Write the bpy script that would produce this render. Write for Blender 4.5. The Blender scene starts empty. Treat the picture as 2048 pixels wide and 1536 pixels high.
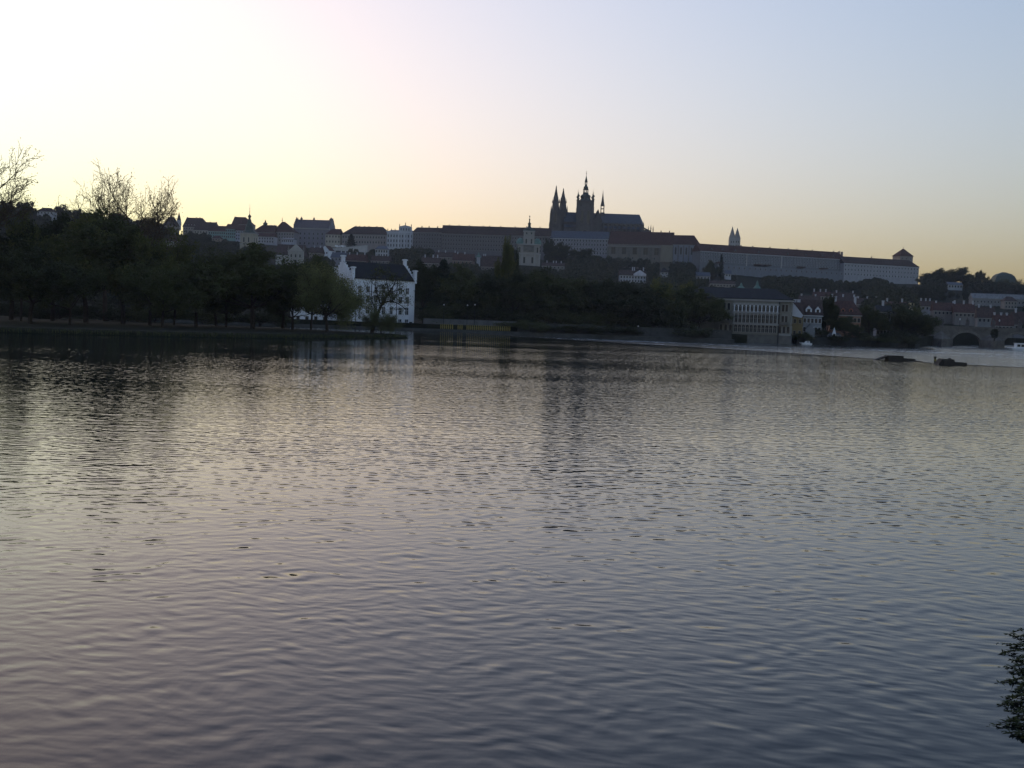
import bpy, bmesh, math, random
import numpy as np
from mathutils import Matrix, Vector

# ------------------------------------------------------------------ camera
S = bpy.context.scene
C = S.collection
FOC, EYE, PITCH, ROLL = 2400.0, 6.0, 3.2, 2.0          # focal length in photo pixels, metres, degrees
cam = bpy.data.objects.new('camera', bpy.data.cameras.new('camera'))
C.objects.link(cam)
S.camera = cam
cam.data.sensor_width = 36
cam.data.lens = FOC / 2048 * 36
cam.data.clip_start = 0.1
cam.data.clip_end = 20000
ROT = Matrix.Rotation(math.radians(90 - PITCH), 4, 'X') @ Matrix.Rotation(math.radians(ROLL), 4, 'Z')
cam.matrix_world = Matrix.Translation((0, 0, EYE)) @ ROT

# ------------------------------------------------------------------ sky, sun, exposure
SUN_AZ, SUN_EL = -38.0, 1.2
world = bpy.data.worlds.new('World')
S.world = world
world.use_nodes = True
wn, wl = world.node_tree.nodes, world.node_tree.links
bg = wn['Background']
sky = wn.new('ShaderNodeTexSky')
sky.sky_type = 'NISHITA'
sky.sun_disc = False
sky.sun_elevation = math.radians(SUN_EL)
sky.sun_rotation = math.radians(SUN_AZ)
sky.altitude = 200
sky.air_density, sky.dust_density, sky.ozone_density = 1.0, 6.0, 1.0
tc = wn.new('ShaderNodeTexCoord'); lift = wn.new('ShaderNodeVectorMath'); nrm = wn.new('ShaderNodeVectorMath')
lift.inputs[1].default_value = (0, 0, 0.057); nrm.operation = 'NORMALIZE'       # thinner air near the horizon
wl.new(tc.outputs['Generated'], lift.inputs[0]); wl.new(lift.outputs[0], nrm.inputs[0]); wl.new(nrm.outputs[0], sky.inputs[0])
tint = wn.new('ShaderNodeVectorMath'); tint.operation = 'MULTIPLY'
tint.inputs[1].default_value = (-1.09, -1.065, -1.45)      # the camera's cool white balance
gam = wn.new('ShaderNodeGamma'); gam.inputs[1].default_value = 1.5    # the camera's contrast
wl.new(sky.outputs[0], gam.inputs[0]); wl.new(gam.outputs[0], tint.inputs[0])
sep = wn.new('ShaderNodeSeparateXYZ'); com = wn.new('ShaderNodeCombineXYZ')
wl.new(tint.outputs[0], sep.inputs[0])
for i in range(3):                                        # film-like shoulder: bright sky runs softly into white
    ex = wn.new('ShaderNodeMath'); ex.operation = 'EXPONENT'
    iv = wn.new('ShaderNodeMath'); iv.operation = 'MULTIPLY_ADD'; iv.inputs[1].default_value = -1.35; iv.inputs[2].default_value = 1.35
    wl.new(sep.outputs[i], ex.inputs[0]); wl.new(ex.outputs[0], iv.inputs[0]); wl.new(iv.outputs[0], com.inputs[i])
wl.new(com.outputs[0], bg.inputs[0])
bg.inputs[1].default_value = 0.1
sun_d = bpy.data.lights.new('sun', 'SUN')
sun_d.energy = 0.06
sun_d.angle = math.radians(0.6)
sun_d.color = (1.0, 0.72, 0.42)
sun = bpy.data.objects.new('sun', sun_d)
C.objects.link(sun)
sdir = Vector((math.sin(math.radians(SUN_AZ)) * math.cos(math.radians(SUN_EL)),
               math.cos(math.radians(SUN_AZ)) * math.cos(math.radians(SUN_EL)), math.sin(math.radians(SUN_EL))))
sun.rotation_euler = sdir.to_track_quat('Z', 'Y').to_euler()
S.view_settings.view_transform = 'Standard'
S.view_settings.look = 'None'
S.view_settings.gamma = 1.0
S.view_settings.exposure = 3.32
S.cycles.use_denoising = True
S.cycles.max_bounces = 6
S.cycles.diffuse_bounces = 2
S.cycles.glossy_bounces = 3
S.cycles.transmission_bounces = 3
S.cycles.volume_bounces = 0
S.cycles.transparent_max_bounces = 6

# ------------------------------------------------------------------ helpers
R3 = ROT.to_3x3()
R3T = R3.transposed()
PI = math.pi


def W(px, py, Y):
    """world point at forward distance Y seen at photo pixel (px, py)"""
    d = R3 @ Vector(((px - 1024) / FOC, (768 - py) / FOC, -1))
    return Vector((0, 0, EYE)) + d * (Y / d.y)


def proj(x, y, z):
    c = R3T @ Vector((x, y, z - EYE))
    return 1024 + FOC * c.x / -c.z, 768 - FOC * c.y / -c.z


def lerp_tab(tab, x):
    return float(np.interp(x, [t[0] for t in tab], [t[1] for t in tab]))


PLAT = [(-1400, 118), (-900, 112), (-520, 97), (-350, 79), (-200, 69), (-130, 66), (0, 66), (160, 60), (250, 54), (400, 52), (560, 46), (1000, 42)]
RY1 = [(-520, 1080), (-330, 1270), (-150, 1250), (150, 1235), (500, 1190), (900, 1190)]
RAMP = [(0, 0), (.15, .035), (.3, .11), (.5, .30), (.7, .55), (.85, .77), (1, 1)]


def tz_np(x, y):
    pz = np.interp(x, [t[0] for t in PLAT], [t[1] for t in PLAT])
    y1 = np.interp(x, [t[0] for t in RY1], [t[1] for t in RY1])
    f = np.interp(np.clip((y - 470) / (y1 - 470), 0, 1), [t[0] for t in RAMP], [t[1] for t in RAMP])
    z = 2.4 + (pz - 2.4) * f - np.clip((y - 1700) / 4000, 0, 1) * 30
    return z + 1.2 * np.sin(x * .031 + 1) * np.sin(y * .027) * np.clip((y - 600) / 300, 0, 1)


def tz(x, y):
    return float(tz_np(np.array([x]), np.array([y]))[0])


def rayY(px, py, hgt, lo=480, hi=1260):
    """forward distance at which the sight line through (px, py) is hgt metres above the ground"""
    Y = lo
    while Y < hi:
        p = W(px, py, Y)
        if p.z - tz(p.x, Y) <= hgt:
            return Y
        Y += 5
    return hi


class MB:
    """collects faces, then links them as ONE mesh object"""
    def __init__(s):
        s.v = []; s.f = []; s.m = []

    def add(s, vs, fs, m=0):
        o = len(s.v)
        s.v += [tuple(v) for v in vs]
        s.f += [tuple(i + o for i in f) for f in fs]
        s.m += [m] * len(fs)
        return s

    def box(s, x0, x1, y0, y1, z0, z1, m=0):
        return s.add([(x0, y0, z0), (x1, y0, z0), (x1, y1, z0), (x0, y1, z0), (x0, y0, z1), (x1, y0, z1), (x1, y1, z1), (x0, y1, z1)],
                     [(3, 2, 1, 0), (4, 5, 6, 7), (0, 1, 5, 4), (1, 2, 6, 5), (2, 3, 7, 6), (3, 0, 4, 7)], m)

    def frustum(s, cx, cy, z0, z1, a0, a1, n=4, m=0, rot=None, b0=None, b1=None):
        rot = PI / n if rot is None else rot
        vs = []
        for z, a, b in ((z0, a0, b0 or a0), (z1, a1, b1 or a1)):
            for i in range(n):
                t = rot + 2 * PI * i / n
                vs.append((cx + a * math.cos(t), cy + b * math.sin(t), z))
        fs = [(i, (i + 1) % n, n + (i + 1) % n, n + i) for i in range(n)] + [tuple(range(n - 1, -1, -1)), tuple(range(n, 2 * n))]
        return s.add(vs, fs, m)

    def lathe(s, cx, cy, prof, n=8, m=0):
        """prof: list of (radius, z) bottom to top"""
        vs = []
        for r, z in prof:
            for i in range(n):
                t = PI / n + 2 * PI * i / n
                vs.append((cx + max(r, .01) * math.cos(t), cy + max(r, .01) * math.sin(t), z))
        fs = []
        for k in range(len(prof) - 1):
            for i in range(n):
                fs.append((k * n + i, k * n + (i + 1) % n, (k + 1) * n + (i + 1) % n, (k + 1) * n + i))
        fs += [tuple(range(n - 1, -1, -1)), tuple((len(prof) - 1) * n + i for i in range(n))]
        return s.add(vs, fs, m)

    def prism(s, poly, y0, y1, m=0):
        """polygon in x,z (counter-clockwise seen from -y) pushed from y0 to y1"""
        n = len(poly)
        vs = [(x, y0, z) for x, z in poly] + [(x, y1, z) for x, z in poly]
        fs = [tuple(range(n)), tuple(range(2 * n - 1, n - 1, -1))] + [(i, n + i, n + (i + 1) % n, (i + 1) % n) for i in range(n)]
        return s.add(vs, fs, m)

    def prism_x(s, poly, x0, x1, m=0):
        n = len(poly)
        vs = [(x0, y, z) for y, z in poly] + [(x1, y, z) for y, z in poly]
        fs = [tuple(range(n - 1, -1, -1)), tuple(range(n, 2 * n))] + [(i, (i + 1) % n, n + (i + 1) % n, n + i) for i in range(n)]
        return s.add(vs, fs, m)

    def prism_z(s, poly, z0, z1, m=0):
        n = len(poly)
        vs = [(x, y, z0) for x, y in poly] + [(x, y, z1) for x, y in poly]
        fs = [tuple(range(n - 1, -1, -1)), tuple(range(n, 2 * n))] + [(i, (i + 1) % n, n + (i + 1) % n, n + i) for i in range(n)]
        return s.add(vs, fs, m)

    def mesh(s, name, mats):
        me = bpy.data.meshes.new(name)
        me.from_pydata(s.v, [], s.f)
        for m in (mats if isinstance(mats, (list, tuple)) else [mats]):
            me.materials.append(m)
        if any(s.m):
            me.polygons.foreach_set('material_index', s.m)
        me.update()
        return me

    def build(s, name, mats, parent=None, loc=(0, 0, 0)):
        return link(name, s.mesh(name, mats), parent, loc)


def link(name, me, parent=None, loc=(0, 0, 0), rz=0):
    o = bpy.data.objects.new(name, me)
    C.objects.link(o)
    o.location = loc
    o.rotation_euler = (0, 0, rz)
    o.parent = parent
    return o


def tag(o, label, cat, group=None):
    o['label'] = label
    o['category'] = cat
    if group:
        o['group'] = group
    return o


def thing(name, label, cat, loc, rz=0, group=None):
    return tag(link(name, None, None, loc, rz), label, cat, group)


def struct(o):
    o['kind'] = 'structure'
    return o


# ------------------------------------------------------------------ materials
MATS = {}


def mat(name, col, rough=.85, var=.25, scale=.6, col2=None, spec=.06, bump=0.0, stretch=(1, 1, 1), fine=0.0):
    """plain procedural surface: two noise octaves vary the colour, a finer one gives relief"""
    if name in MATS:
        return MATS[name]
    m = bpy.data.materials.new(name); m.use_nodes = True
    n, l = m.node_tree.nodes, m.node_tree.links
    p = n['Principled BSDF']
    p.inputs['Roughness'].default_value = rough
    p.inputs['Specular IOR Level'].default_value = spec
    g = n.new('ShaderNodeTexCoord'); mp = n.new('ShaderNodeMapping'); mp.inputs['Scale'].default_value = stretch
    l.new(g.outputs['Object'], mp.inputs[0])
    nz = n.new('ShaderNodeTexNoise'); nz.inputs['Scale'].default_value = scale; nz.inputs['Detail'].default_value = 5; nz.inputs['Roughness'].default_value = .65
    l.new(mp.outputs[0], nz.inputs['Vector'])
    cr = n.new('ShaderNodeValToRGB')
    c2 = col2 or tuple(c * (1 - var) for c in col)
    c1 = tuple(min(1, c * (1 + var * .6)) for c in col)
    cr.color_ramp.elements[0].position = .3; cr.color_ramp.elements[0].color = (*c2, 1)
    cr.color_ramp.elements[1].position = .7; cr.color_ramp.elements[1].color = (*c1, 1)
    l.new(nz.outputs[0], cr.inputs[0]); l.new(cr.outputs[0], p.inputs['Base Color'])
    if bump:
        b = n.new('ShaderNodeBump'); b.inputs['Strength'].default_value = bump; b.inputs['Distance'].default_value = .1
        n2 = n.new('ShaderNodeTexNoise'); n2.inputs['Scale'].default_value = fine or scale * 6; n2.inputs['Detail'].default_value = 3
        l.new(mp.outputs[0], n2.inputs['Vector']); l.new(n2.outputs[0], b.inputs['Height']); l.new(b.outputs[0], p.inputs['Normal'])
    MATS[name] = m
    return m


def plaster(col):
    return mat('plaster_%02d_%02d_%02d' % tuple(int(c * 99) for c in col), col, .9, .16, .35, stretch=(1, 1, .35))


def tiles(col):
    return mat('tiles_%02d_%02d_%02d' % tuple(int(c * 99) for c in col), col, .8, .45, .9, bump=.4, fine=5, stretch=(1, .5, .5))


WHITE = (.70, .71, .74); CREAM = (.62, .56, .45); YELLOW = (.22, .17, .085); GREY = (.40, .40, .42)
OCHRE = (.225, .21, .178); PINK = (.50, .33, .26); TURQ = (.30, .46, .43); STONE = (.33, .30, .26)
RED = (.085, .048, .041); BROWN = (.072, .050, .044); SLATE = (.024, .024, .026); COPPER = (.12, .19, .165)
M_BARKW = mat('backlit_twig_bark', (.07, .05, .034), .95, .3, 2)  # lighter warm bark: backlit glow of the thin twigs put into the colour
M_GLASS = mat('window_glass', (.02, .022, .026), .12, .3, 2, spec=.5)
M_TRIM = mat('window_trim', (.33, .315, .29), .8, .1, 2)
M_WTRIM = mat('white_trim', (.58, .59, .61), .8, .08, 2)
M_STONE = mat('dark_gothic_stone', (.11, .10, .095), .9, .35, .25, bump=.5, fine=2)
M_STONE2 = mat('sandstone', (.17, .155, .135), .9, .3, .5, bump=.5, fine=3)
M_QUAY = mat('quay_stone', (.07, .07, .066), .9, .35, .4, bump=.6, fine=2.5)
M_SLATE = mat('slate_roof', SLATE, .6, .3, .5, bump=.3, fine=4, spec=.06)
M_LEAD = mat('blue_slate', (.075, .082, .10), .5, .25, .4, bump=.2, fine=3, spec=.25)
M_COPPER = mat('green_copper', COPPER, .6, .3, .5)
M_DCOPPER = mat('dark_copper', (.055, .075, .068), .6, .35, .5)
M_BARK = mat('bark', (.045, .036, .028), .95, .4, 2, bump=.5)
M_METAL = mat('dark_iron', (.03, .03, .032), .5, .2, 3)
M_WOODDK = mat('wet_dark_timber', (.05, .042, .035), .7, .4, 1.5, bump=.4)
M_GOLD = mat('gilded_metal', (.40, .28, .10), .4, .2, 2)
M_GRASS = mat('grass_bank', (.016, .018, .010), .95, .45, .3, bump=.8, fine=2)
M_YEL = mat('yellow_plastic', (.26, .20, .06), .6, .1, 3)


def leaf_mat(name, col, col2, trans=.25):
    m = bpy.data.materials.new(name); m.use_nodes = True
    n, l = m.node_tree.nodes, m.node_tree.links
    out = n['Material Output']; p = n['Principled BSDF']
    p.inputs['Roughness'].default_value = .8; p.inputs['Specular IOR Level'].default_value = .2
    g = n.new('ShaderNodeTexCoord'); nz = n.new('ShaderNodeTexNoise'); nz.inputs['Scale'].default_value = .35; nz.inputs['Detail'].default_value = 4
    l.new(g.outputs['Object'], nz.inputs['Vector'])
    oi = n.new('ShaderNodeObjectInfo'); ad = n.new('ShaderNodeMath'); ad.operation = 'MULTIPLY_ADD'; ad.inputs[1].default_value = .7; ad.inputs[2].default_value = -.35
    l.new(oi.outputs['Random'], ad.inputs[0])
    a2 = n.new('ShaderNodeMath'); l.new(nz.outputs[0], a2.inputs[0]); l.new(ad.outputs[0], a2.inputs[1])
    cr = n.new('ShaderNodeValToRGB')
    cr.color_ramp.elements[0].position = .3; cr.color_ramp.elements[0].color = (*col2, 1)
    cr.color_ramp.elements[1].position = .72; cr.color_ramp.elements[1].color = (*col, 1)
    l.new(a2.outputs[0], cr.inputs[0]); l.new(cr.outputs[0], p.inputs['Base Color'])
    t = n.new('ShaderNodeBsdfTranslucent'); l.new(cr.outputs[0], t.inputs[0])
    mx = n.new('ShaderNodeMixShader'); mx.inputs[0].default_value = trans
    l.new(p.outputs[0], mx.inputs[1]); l.new(t.outputs[0], mx.inputs[2]); l.new(mx.outputs[0], out.inputs[0])
    return m


M_LEAF = leaf_mat('spring_leaf', (.115, .115, .030), (.055, .062, .018))
M_LEAFD = leaf_mat('dark_leaf', (.065, .072, .022), (.028, .034, .012), .2)
M_LEAFY = leaf_mat('willow_leaf', (.20, .20, .075), (.10, .11, .04), .35)
M_BUD = leaf_mat('budding_leaf', (.10, .075, .035), (.06, .045, .025), .25)
M_NEEDLE = leaf_mat('conifer_needles', (.022, .035, .022), (.012, .018, .012), .05)
M_WOOD = leaf_mat('hillside_leaf', (.070, .070, .036), (.028, .032, .018), .15)


def water_mat(name, amp, chop, deep, seed, foam=0.0, rough=.03):
    """river surface; its normal is the exact slope of a sum of wave trains, so that it does not fade with distance"""
    rnd = random.Random(seed)
    m = bpy.data.materials.new(name); m.use_nodes = True
    n, l = m.node_tree.nodes, m.node_tree.links
    p = n['Principled BSDF']
    p.inputs['Base Color'].default_value = (*deep, 1)
    p.inputs['Roughness'].default_value = rough
    p.inputs['IOR'].default_value = 1.235
    p.inputs['Specular IOR Level'].default_value = .5

    def math_(op, a, b=None, c=None):
        q = n.new('ShaderNodeMath'); q.operation = op
        for i, v in enumerate((a, b, c)):
            if v is None:
                continue
            if isinstance(v, (int, float)):
                q.inputs[i].default_value = v
            else:
                l.new(v, q.inputs[i])
        return q.outputs[0]

    def vec_(op, a, b=None, s=None):
        q = n.new('ShaderNodeVectorMath'); q.operation = op
        for i, v in enumerate((a, b)):
            if v is None:
                continue
            if isinstance(v, (tuple, list)):
                q.inputs[i].default_value = v
            else:
                l.new(v, q.inputs[i])
        if s is not None:
            if isinstance(s, (int, float)):
                q.inputs['Scale'].default_value = s
            else:
                l.new(s, q.inputs['Scale'])
        return q.outputs['Value'] if op == 'DOT_PRODUCT' else q.outputs[0]

    def noise_(vec, scale, detail=2, rough_=.5, stretch=None):
        if stretch:
            vec = vec_('MULTIPLY', vec, stretch)
        q = n.new('ShaderNodeTexNoise'); q.inputs['Scale'].default_value = scale; q.inputs['Detail'].default_value = detail; q.inputs['Roughness'].default_value = rough_
        l.new(vec, q.inputs['Vector'])
        return q
    pos = n.new('ShaderNodeNewGeometry').outputs['Position']
    warp = vec_('SUBTRACT', noise_(pos, .3, 2).outputs['Color'], (.5, .5, .5))
    pw = vec_('ADD', pos, vec_('SCALE', warp, s=1.5))
    total = None
    bands = [(2.4, .004, 2), (1.15, .009, 5), (.54, .034, 8), (.32, .024, 7), (.18, .012, 6)]
    for bi, (lam0, slope, cnt) in enumerate(bands):
        acc = None
        for i in range(cnt):
            lam = lam0 * math.exp(rnd.uniform(-.35, .35))
            ang = math.radians(90 + rnd.gauss(-4, 33 if bi < 3 else 42))
            k = 2 * PI / lam
            d = vec_('DOT_PRODUCT', pw, (k * math.cos(ang), k * math.sin(ang), 0))
            cs = math_('COSINE', math_('ADD', d, rnd.uniform(0, 6.28)))
            g = vec_('SCALE', (math.cos(ang), math.sin(ang), 0), s=cs)
            acc = g if acc is None else vec_('ADD', acc, g)
        msk = noise_(pos, .5 / lam0, 2, .5, (.55, 1.0, 1.0)).outputs[0]
        msk = math_('MULTIPLY', math_('POWER', msk, 1.6), 3.0 * slope * math.sqrt(2.0 / cnt) * amp)
        acc = vec_('SCALE', acc, s=msk)
        total = acc if total is None else vec_('ADD', total, acc)
    fine = vec_('SUBTRACT', noise_(pos, 5.0, 3, .6, (.5, 1, 1)).outputs['Color'], (.5, .5, .5))
    total = vec_('ADD', total, vec_('MULTIPLY', fine, (chop, chop * 1.6, 0)))
    # gusts and slicks tens of metres across
    gust = noise_(pos, .035, 3, .55, (.35, 1, 1)).outputs[0]
    mr = n.new('ShaderNodeMapRange'); mr.inputs[1].default_value = .34; mr.inputs[2].default_value = .66; mr.inputs[3].default_value = .55; mr.inputs[4].default_value = 1.35
    l.new(gust, mr.inputs[0])
    total = vec_('SCALE', total, s=mr.outputs[0])
    nrm = vec_('NORMALIZE', vec_('SUBTRACT', (0, 0, 1), total))
    l.new(nrm, p.inputs['Normal'])
    if foam:
        fn = noise_(pos, .9, 6, .7, (.35, 1, 1)).outputs[0]
        ln = noise_(pos, .05, 2, .5, (.3, 1, 1)).outputs[0]
        f = math_('MULTIPLY', math_('GREATER_THAN', math_('MULTIPLY', fn, math_('ADD', ln, .55)), foam), 1.0)
        mc = n.new('ShaderNodeMix'); mc.data_type = 'RGBA'; mc.inputs[6].default_value = (*deep, 1); mc.inputs[7].default_value = (.75, .78, .8, 1)
        l.new(f, mc.inputs[0]); l.new(mc.outputs[2], p.inputs['Base Color'])
        l.new(math_('MULTIPLY_ADD', f, .7, rough), p.inputs['Roughness'])
    return m


M_RIVER = water_mat('river_water', .66, .006, (.010, .013, .012), 4)
M_RAPID = water_mat('churned_water', 2.6, .16, (.014, .018, .019), 9, foam=.66, rough=.10)

# ------------------------------------------------------------------ the setting: ground, island, water
SHORE = [(-3000, 436), (-400, 436), (-40, 432), (84, 432), (86, 470), (158, 474), (190, 552), (205, 578), (330, 790), (700, 1000), (3000, 1050)]


def make_terrain():
    xs = np.concatenate([np.linspace(-2000, -620, 14), np.arange(-600, 620, 10), np.linspace(640, 2000, 16), np.array([84, 86])])
    xs = np.unique(xs)
    ts = np.concatenate([np.linspace(0, .42, 74), np.linspace(.45, 1, 14)])
    nx, nt = len(xs), len(ts)
    sh = np.interp(xs, [s[0] for s in SHORE], [s[1] for s in SHORE])
    X = np.repeat(xs[:, None], nt, 1)
    Y = sh[:, None] + ts[None, :] * (2600 - sh[:, None])
    Z = tz_np(X, Y)
    v = np.stack([X, Y, Z], -1).reshape(-1, 3)
    sk = np.stack([xs, sh, np.full(nx, -4.0)], -1)
    allv = np.vstack([v, sk])
    f = []
    for i in range(nx - 1):
        for j in range(nt - 1):
            a = i * nt + j
            f.append((a, a + nt, a + nt + 1, a + 1))
        f.append((nx * nt + i, nx * nt + i + 1, (i + 1) * nt, i * nt))
    me = bpy.data.meshes.new('hill_ground')
    me.from_pydata(allv.tolist(), [], f)
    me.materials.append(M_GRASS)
    return struct(link('hill_ground', me))


make_terrain()
ISL = [(-600, 190), (-180, 203), (-93, 214), (-66, 224), (-48, 240), (-36, 262), (-25, 288), (-34, 296), (-60, 318), (-110, 350), (-200, 372), (-600, 380)]


def inset(poly, d):
    out = []
    n = len(poly)
    for i in range(n):
        p0, p1, p2 = Vector(poly[i - 1]), Vector(poly[i]), Vector(poly[(i + 1) % n])
        e = ((p1 - p0).normalized() + (p2 - p1).normalized()).normalized()
        out.append((p1.x - e.y * d, p1.y + e.x * d))
    return out


def ringed(name, poly, rings, m):
    b = MB(); n = len(poly)
    for d, z in rings:
        b.v += [(x, y, z) for x, y in inset(poly, d)]
    for k in range(len(rings) - 1):
        for i in range(n):
            b.f.append((k * n + i, k * n + (i + 1) % n, (k + 1) * n + (i + 1) % n, (k + 1) * n + i))
    b.f.append(tuple((len(rings) - 1) * n + i for i in range(n)))
    b.m = [0] * len(b.f)
    return b.build(name, m)


def dense(poly, step, jit, seed):
    rnd = random.Random(seed); out = []
    for i in range(len(poly)):
        a, b = Vector(poly[i]), Vector(poly[(i + 1) % len(poly)])
        k = max(1, int((b - a).length / step))
        for j in range(k):
            p = a.lerp(b, j / k)
            out.append((p.x + rnd.uniform(-jit, jit), p.y + rnd.uniform(-jit, jit)))
    return out


isl_poly = dense(ISL, 9, .7, 3)
area = sum(isl_poly[i][0] * isl_poly[(i + 1) % len(isl_poly)][1] - isl_poly[(i + 1) % len(isl_poly)][0] * isl_poly[i][1] for i in range(len(isl_poly)))
if area < 0:
    isl_poly.reverse()
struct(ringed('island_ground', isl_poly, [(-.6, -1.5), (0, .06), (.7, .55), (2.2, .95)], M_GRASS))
near = MB().box(-400, 400, -200, 2.0, -6, 4.3)
struct(near.build('embankment_ground', M_QUAY))

WEIR = [(-36, 440), (24, 332), (58, 282), (82, 226), (118, 205), (200, 172), (420, 120)]
up = [(-1900, -20), (420, -20)] + WEIR[::-1] + [(-1900, 440)]
b = MB(); b.add([(x, y, 0) for x, y in up], [tuple(range(len(up)))])
struct(b.build('river_water', M_RIVER))
lo = WEIR[::1] + [(1900, 120), (1900, 1040), (700, 1010), (330, 800), (150, 620), (150, 480), (84, 478), (84, 440)]
b = MB(); b.add([(x, y, -.7) for x, y in lo], [tuple(range(len(lo)))])
lw = struct(b.build('lower_river_water', M_RAPID))
b = MB(); b.add([(-1990, -60, -5), (1990, -60, -5), (1990, 1200, -5), (-1990, 1200, -5)], [(0, 1, 2, 3)])
struct(b.build('river_bed', M_QUAY))

wr = thing('weir', 'long low stone weir running diagonally across the river towards the bridge', 'weir', (0, 0, 0))
for i in range(len(WEIR) - 1):
    a, c = Vector(WEIR[i]), Vector(WEIR[i + 1])
    d = (c - a).normalized(); nn = Vector((-d.y, d.x))
    q = [a - nn * .3, c - nn * .3, c + nn * .5, a + nn * .5]
    MB().prism_z([(v.x, v.y) for v in q], -2, .035).build('crest', M_WOODDK, wr)
    q = [a + nn * .5, c + nn * .5, c + nn * 5, a + nn * 5]
    bb = MB(); bb.add([(q[0].x, q[0].y, .0), (q[1].x, q[1].y, .0), (q[2].x, q[2].y, -.72), (q[3].x, q[3].y, -.72)], [(0, 1, 2, 3)])
    bb.build('apron', M_RAPID, wr)

# quay walls
def wall_along(name, label, pts, z0, z1, th, m, coping=None):
    t = thing(name, label, 'wall', (pts[0][0], pts[0][1], z0))
    ox, oy = pts[0]
    for i in range(len(pts) - 1):
        a, c = Vector(pts[i]) - Vector((ox, oy)), Vector(pts[i + 1]) - Vector((ox, oy))
        d = (c - a).normalized(); nn = Vector((-d.y, d.x))
        MB().prism_z([tuple(v) for v in (a, c, c + nn * th, a + nn * th)], 0, z1 - z0).build('masonry', m, t)
        if coping:
            MB().prism_z([tuple(v) for v in (a - nn * .15, c - nn * .15, c + nn * (th + .1), a + nn * (th + .1))], z1 - z0 + .003, z1 - z0 + .3).build('coping', coping, t)
    return t


wall_along('low_quay', 'low stone quay ledge at the waterline right of the white house', [(-140, 427), (78, 424)], -2, .75, 9, M_QUAY)
wall_along('retaining_wall', 'grey stone retaining wall behind the row of yellow figures', [(-33, 436.5), (1, 436.2)], .7, 4.4, 1.0, mat('grey_wall_stone', (.12, .12, .12), .9, .3, .4, bump=.4))
wall_along('embankment_wall', 'stone embankment wall under the dark trees left of the columned palace', [(1.2, 431), (78, 430)], .7, 3.6, 1.0, M_QUAY, M_QUAY)
wall_along('riverside_wall', 'dark riverside wall below the houses between palace and bridge', [(110, 466), (150, 468.5), (165, 488)], -3, 2.3, 1.5, mat('wet_bank_stone', (.045, .045, .042), .9, .4, .4, bump=.6))

# ------------------------------------------------------------------ building kit
WIN_CACHE = {}


def win_mesh(w, h, arch=False, trim=None, bars=False):
    """window: surround proud of the wall, sill, dark pane and glazing bars; origin at the bottom middle on the wall plane"""
    trim = trim or M_TRIM
    key = (round(w, 2), round(h, 2), arch, trim.name, bars)
    if key in WIN_CACHE:
        return WIN_CACHE[key]
    b = MB(); hw = w / 2; t = max(.12, w * .12)
    if arch:
        pts = [(-hw, 0), (hw, 0)] + [(hw * math.cos(PI * i / 8), h - hw + hw * math.sin(PI * i / 8)) for i in range(9)]
        b.prism(pts, -.03, -.01, 0)
        o = [(hw + t) * math.cos(PI * i / 8) for i in range(9)], [h - hw + (hw + t) * math.sin(PI * i / 8) for i in range(9)]
        for i in range(8):
            a0, a1 = (hw * math.cos(PI * i / 8), h - hw + hw * math.sin(PI * i / 8)), (hw * math.cos(PI * (i + 1) / 8), h - hw + hw * math.sin(PI * (i + 1) / 8))
            b.prism([a0, (o[0][i], o[1][i]), (o[0][i + 1], o[1][i + 1]), a1], -.14, -.005, 1)
        b.box(-hw - t, -hw, -.14, -.005, 0, h - hw, 1).box(hw, hw + t, -.14, -.005, 0, h - hw, 1)
    else:
        b.box(-hw, hw, -.03, -.01, 0, h, 0)
        b.box(-hw - t, -hw, -.14, -.005, 0, h, 1).box(hw, hw + t, -.14, -.005, 0, h, 1).box(-hw - t, hw + t, -.17, -.005, h, h + t, 1)
    b.box(-hw - t * 1.3, hw + t * 1.3, -.22, -.005, -t, 0, 1)
    if bars:
        b.box(-.05, .05, -.07, -.03, 0, h * (.8 if arch else 1), 1).box(-hw, hw, -.068, -.031, h * .55, h * .55 + .09, 1)
    WIN_CACHE[key] = b.mesh('window', [M_GLASS, trim])
    return WIN_CACHE[key]


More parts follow.
